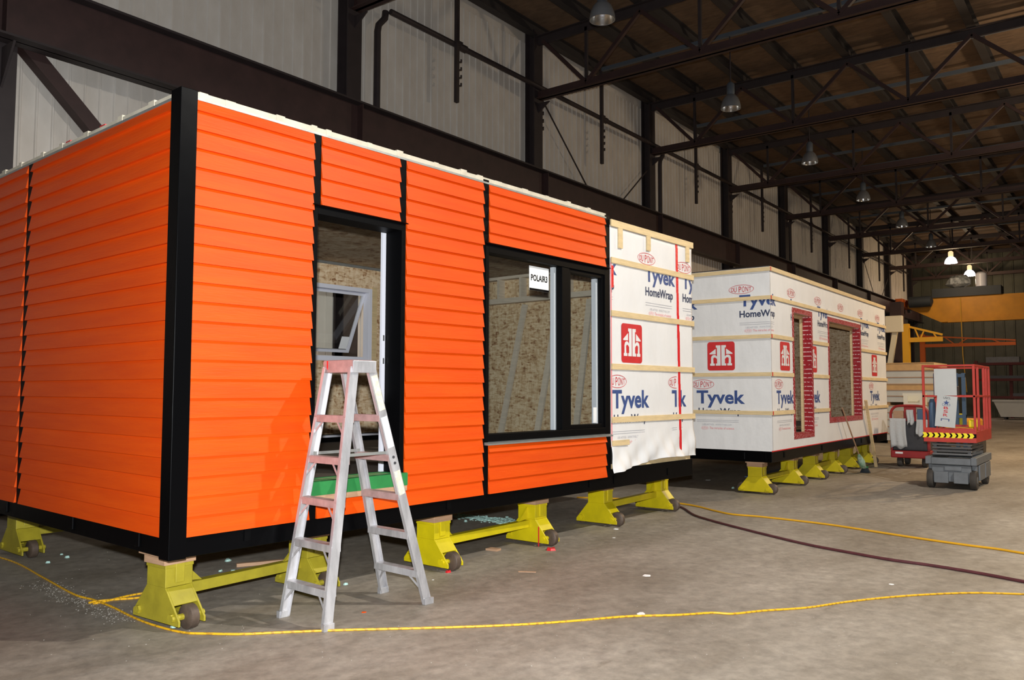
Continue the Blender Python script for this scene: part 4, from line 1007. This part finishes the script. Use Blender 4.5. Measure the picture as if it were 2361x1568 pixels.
def rag(name, label, y0, y1, z0, z1, x, mt, seed, hang=0.05):
    rnd = random.Random(seed); V = []; F = []; nx_, nz_ = 10, 12
    for j in range(nz_+1):
        for i in range(nx_+1):
            a = i/nx_; c = j/nz_; y = y0+(y1-y0)*a; z = z1+(z0-z1)*c + (0.03*math.sin(a*9+seed) if c > 0.8 else 0)
            V.append((x-0.02-0.018*math.sin(a*14+seed)*(0.3+c), y+0.02*c*math.sin(c*4+seed), z))
    for j in range(nz_):
        for i in range(nx_): k = j*(nx_+1)+i; F.append((k, k+1, k+nx_+2, k+nx_+1))
    me = bpy.data.meshes.new(name); me.from_pydata(V, [], F)
    for p in me.polygons: p.use_smooth = True
    o = link(name, me, mt); m_ = o.modifiers.new('thick', 'SOLIDIFY'); m_.thickness = 0.008
    return tag(o, label, 'rag')
rag('hanging_rag', 'long grey towel draped over the end of the tool cart', 4.09, 4.42, 0.42, 1.06, 19.44, M['cloth'], 1)
rag('hanging_rag', 'small pointed pinkish rag hung on the tool cart panel', 3.94, 4.08, 0.94, 1.25, 19.45, M['cloth'], 2)
rag('hanging_rag', 'ragged white cloth draped over the cart beside the lift', 3.66, 3.88, 0.70, 1.04, 19.44, M['cloth'], 5)
t = thing('plastic_tub', 'cream plastic tub with cut-out sides standing on the tool cart', 'tub', (19.72, 3.95, 1.262), 0)
b = MB()
for y0, y1, z0, z1 in ((-0.2, 0.2, 0.09, 0.14), (-0.22, 0.22, 0.29, 0.345), (-0.205, -0.12, 0.14, 0.29), (0.12, 0.205, 0.14, 0.29)): b.box(-0.16, -0.14, y0, y1, z0, z1)
b.box(0.14, 0.16, -0.21, 0.21, 0.09, 0.34); b.box(-0.14, 0.14, -0.21, -0.19, 0.09, 0.34); b.box(-0.14, 0.14, 0.19, 0.21, 0.09, 0.34)
b.build('tub_wall', M['cream'], t)
MB().box(-0.16, 0.16, -0.2, 0.2, 0.0, 0.088).build('tub_base', M['cream'], t, bevel=0.01)

# broom, plank
t = thing('push_broom', 'broom with plastic bag on its head leaning at the wrapped unit', 'broom', tuple(at(1995, 1090)), 0)
bt = Vector((16.35, 4.56, 1.33))-at(1995, 1090)
b = MB(); b.tube([bt*0.10, bt], 0.014, 8); b.build('handle', M['ply'], t, smooth=True)
b = MB(); b.tube([Vector((0, 0, 0.10)), bt*0.11, bt*0.18, bt*0.24, bt*0.30], [0.03, 0.06, 0.07, 0.05, 0.02], 10); b.build('plastic_bag', M['bag'], t, smooth=True)
b = MB(); b.prism([(-0.10, 0.0), (0.10, 0.0), (0.05, 0.10), (-0.05, 0.10)], -0.03, 0.03, 'x'); b.build('bristles', M['bristle'], t)
MB().box(-0.035, 0.035, -0.055, 0.055, 0.1, 0.13).build('head', M['green'], t)
p = at(2020, 1076, 0.01); b = MB(); q = Vector((18.15, 4.585, 1.46)); b.bar((0, 0, 0), q-p, 0.06, 0.03, (1, 0, 0)); o = b.build('leaning_plank', M['pine']); o.location = p
tag(o, 'bare wooden plank leaning against the wrapped unit', 'lumber')
tag(MB().box(15.3, 18.2, 5.6, 6.1, 0.0, 0.02).build('blue_board', M['blue']), 'blue-grey board lying on the floor under the wrapped unit', 'board')

# ------------------------------------------------------------------ panel stack
zc = 0.0; X0, Y0, Y1 = 28.0, 5.05, 8.6
hts = [0.10, 0.23, 0.22, 0.22, 0.22, 0.22, 0.10, 0.20, 0.19, 0.19, 0.21, 0.21, 0.24]
for i, h in enumerate(hts):
    if i in (0, 6):
        for k in range(6):
            tag(MB().box(X0+0.1, X0+2.0, Y0+0.15+0.58*k, Y0+0.25+0.58*k, zc, zc+h).build('timber_spacer', M['panel_tan']), ('timber spacer on the floor under the insulated panel stack' if i == 0 else 'timber spacer halfway up the insulated panel stack'), 'lumber', 'spacers of the panel stack %d' % (i//6))
    else:
        t = thing('insulated_panel', ('tan faced insulated panel lying on top of the stack' if i == 12 else 'tan faced insulated panel in the upper half of the stack' if i == 9 else 'white faced insulated panel lying in the tall stack behind the lift'), 'panel', (X0, Y0, zc), 0, 'insulated panels in the tall stack')
        dx = random.uniform(-0.02, 0.04)
        MB().box(dx, 2.1, 0.0, Y1-Y0, 0, h-0.024).build('core', M['panel_tan'] if i in (9, 12) else M['panel_white'], t)
        MB().box(dx-0.02, 2.12, -0.012, Y1-Y0, h-0.024, h).build('skin', M['panel_tan'] if i == 12 else M['ply'], t)
        MB().box(dx+0.0, 2.1, -0.010, -0.001, 0.0, h-0.025).build('edge_strip', M['panel_cream'], t)
    zc += h

# ------------------------------------------------------------------ far end: cranes, racks
t = thing('bridge_crane', 'yellow overhead bridge crane girder spanning the hall', 'crane', (55.0, 0, 5.8), 0)
b = MB(); b.prism([(9.4, 0.0), (-11, 0.0), (-11, 1.48), (11.2, 1.48), (11.2, 0.95)], -0.45, 0.45, 'x'); b.build('girder', M['crane_yellow'], t)
MB().box(-0.55, -0.45, -11, 9.0, -0.04, 0.12).build('lower_flange', M['crane_yellow'], t)
MB().box(-1.6, 1.6, 11.25, 11.65, 1.0, 1.45).build('end_truck', M['crane_orange'], t)
for x in (-1.2, 1.2): MB().lathe([(0.2, -0.08), (0.2, 0.08)], (x, 11.45, 1.0), 16, 'y').build('wheel', M['charcoal'], t)
b = MB(); b.lathe([(0.1, -0.9), (0.33, -0.8), (0.33, 0.4), (0.1, 0.5)], (-0.9, 10.6, 1.25), 16, 'y'); b.build('drive_motor', M['dark_grey'], t, smooth=True)
MB().box(-0.6, 0.6, 6.2, 9.8, 1.48, 2.0).build('trolley', M['dark_grey'], t)
b = MB(); b.tube([(-0.6, 8.3, 1.4), (-0.62, 8.25, -2.0), (-0.62, 8.1, -4.2)], 0.025, 6); b.build('pendant_cable', M['hose_yellow'], t)
z0 = 5.8+2.0
b = MB(); b.lathe([(0.30, 0.0), (0.30, 0.75), (0.2, 0.85), (0.1, 0.86)], (0, 0, 0), 16); o = b.build('white_tank', M['white'], smooth=True); o.location = (54.6, 7.2, z0); tag(o, 'white plastic tank standing on the crane trolley', 'tank')
b = MB(); b.lathe([(0.25, 0.0), (0.62, 0.2), (0.6, 0.5), (0.35, 0.72), (0.1, 0.76)], (0, 0, 0), 12); o = b.build('plastic_bundle', M['film'], smooth=True); o.location = (54.6, 8.4, z0); o.scale = (0.8, 1.1, 1)
for v in o.data.vertices: v.co *= random.uniform(0.9, 1.1); v.co.z = max(v.co.z, 0)
tag(o, 'crumpled plastic wrapped bundle lying on the crane trolley', 'bundle')

def jib(label, x, y, zt, zb, y_end, mt, post=True):
    t = thing('jib_crane', label, 'crane', (x, y, 0), 0)
    if post: MB().box(-0.11, 0.11, -0.11, 0.11, 0, zt).build('post', mt, t)
    L = y_end-y
    b = MB(); b.bar((0, -0.1, zt-0.1), (0, L, zb+0.15), 0.07, 0.07); b.build('top_chord', mt, t)
    b = MB(); b.bar((0, -0.1, zb), (0, L, zb), 0.1, 0.16); b.build('bottom_chord', mt, t)
    for k in range(1, 4):
        f0 = k/4; zz_ = zt-0.1+(zb+0.15-zt+0.1)*f0
        b = MB(); b.bar((0, L*f0, zz_), (0, L*(f0+(0.12 if k % 2 else -0.12)), zb), 0.045, 0.045); b.build('lattice', mt, t)
    return t
jib('yellow jib crane with triangular lattice arm behind the panel stack', 31.3, 6.5, 4.02, 3.45, 5.35, M['hose_yellow'])
jib('orange jib crane arm reaching over the far floor', 45.0, 8.6, 4.5, 3.92, 4.6, M['crane_orange'])
t = thing('panel_heater', 'pale square heater panel on a leaning arm above the panel stack', 'heater', (30.75, 6.78, 0), 0)
MB().box(-0.12, 0.06, -0.31, 0.26, 3.70, 4.28).build('heater_panel', M['cream_gloss'], t, bevel=0.03)
b = MB(); b.bar((0.1, -0.02, 3.72), (0.1, 0.22, 2.3), 0.16, 0.16); b.build('arm', M['cream'], t)
MB().box(-0.1, 0.4, 0.1, 0.4, 0, 2.3).build('stand', M['conduit'], t)
tag(MB().box(33.0, 33.5, 7.0, 7.4, 0, 5.0).build('red_post', M['girder']), 'brown-red steel post rising behind the jib crane', 'post')
# forklift behind the lift
t = thing('forklift', 'small yellow forklift with blue-grey mast behind the scissor lift', 'forklift', (23.6, 3.75, 0), 0)
MB().box(-0.6, 0.9, -0.45, 0.45, 0.28, 0.95).build('hood', M['crane_yellow'], t, bevel=0.05)
MB().box(-0.75, -0.6, -0.3, 0.3, 0.75, 1.1).build('head_lamps', M['chevron'], t, bevel=0.03)
for y in (-0.30, -0.14, 0.16, 0.32): MB().box(-0.95, -0.85, y-0.04, y+0.04, 0.1, 2.1).build('mast_rail', M['blue'], t)
for z in (1.0, 2.0): MB().box(-0.96, -0.84, -0.34, 0.36, z, z+0.08).build('mast_tie', M['blue'], t)
for x in (-0.5, 0.6):
    for y in (-0.42, 0.42):
        b = MB(); b.lathe([(0.08, -0.09), (0.26, -0.09), (0.28, 0.0), (0.26, 0.09), (0.08, 0.09)], (x, y, 0.281), 18, 'y'); b.build('wheel', M['rubber'], t, smooth=True)
# storage racks at the far wall
for k, yv in enumerate((6.4, 2.2)):
    t = thing('storage_rack', 'dark red storage rack with long stock before the far wall', 'rack', (59.5, yv, 0), 0, 'storage racks before the far wall')
    for y in (-1.9, 0.0, 1.9): MB().box(-0.1, 0.1, y-0.09, y+0.09, 0, 3.6).build('upright', M['rack_red'], t)
    for z in (1.2, 2.3, 3.3): MB().box(-0.35, 0.35, -2.0, 2.0, z, z+0.16).build('shelf_beam', M['rack_red'], t)
    for z, y in ((1.36, -1.0), (2.46, 0.2), (3.46, 0.4)): MB().box(-0.3, 0.3, y-0.9, y+0.9, z, z+(0.35 if z > 3 else 0.18)).build('stock_bundle', M['conduit'] if z < 3 else M['lift_grey'], t)
b = MB(); b.prism([(-1.4, 0.16), (1.4, 0.16), (1.75, 1.05), (-1.75, 1.05)], -0.6, 0.6, 'x')
o = b.build('waste_skip', M['panel_white']); o.location = (56.5, 5.2, 0); 
for y in (-1.2, 1.2): MB().box(-0.5, 0.5, y-0.06, y+0.06, 0, 0.16).build('skid', M['charcoal'], o)
MB().box(-0.66, 0.66, -1.82, 1.82, 1.05, 1.16).build('rim', M['panel_white'], o)
tag(o, 'pale waste skip with sloped ends standing before the far racks', 'skip')
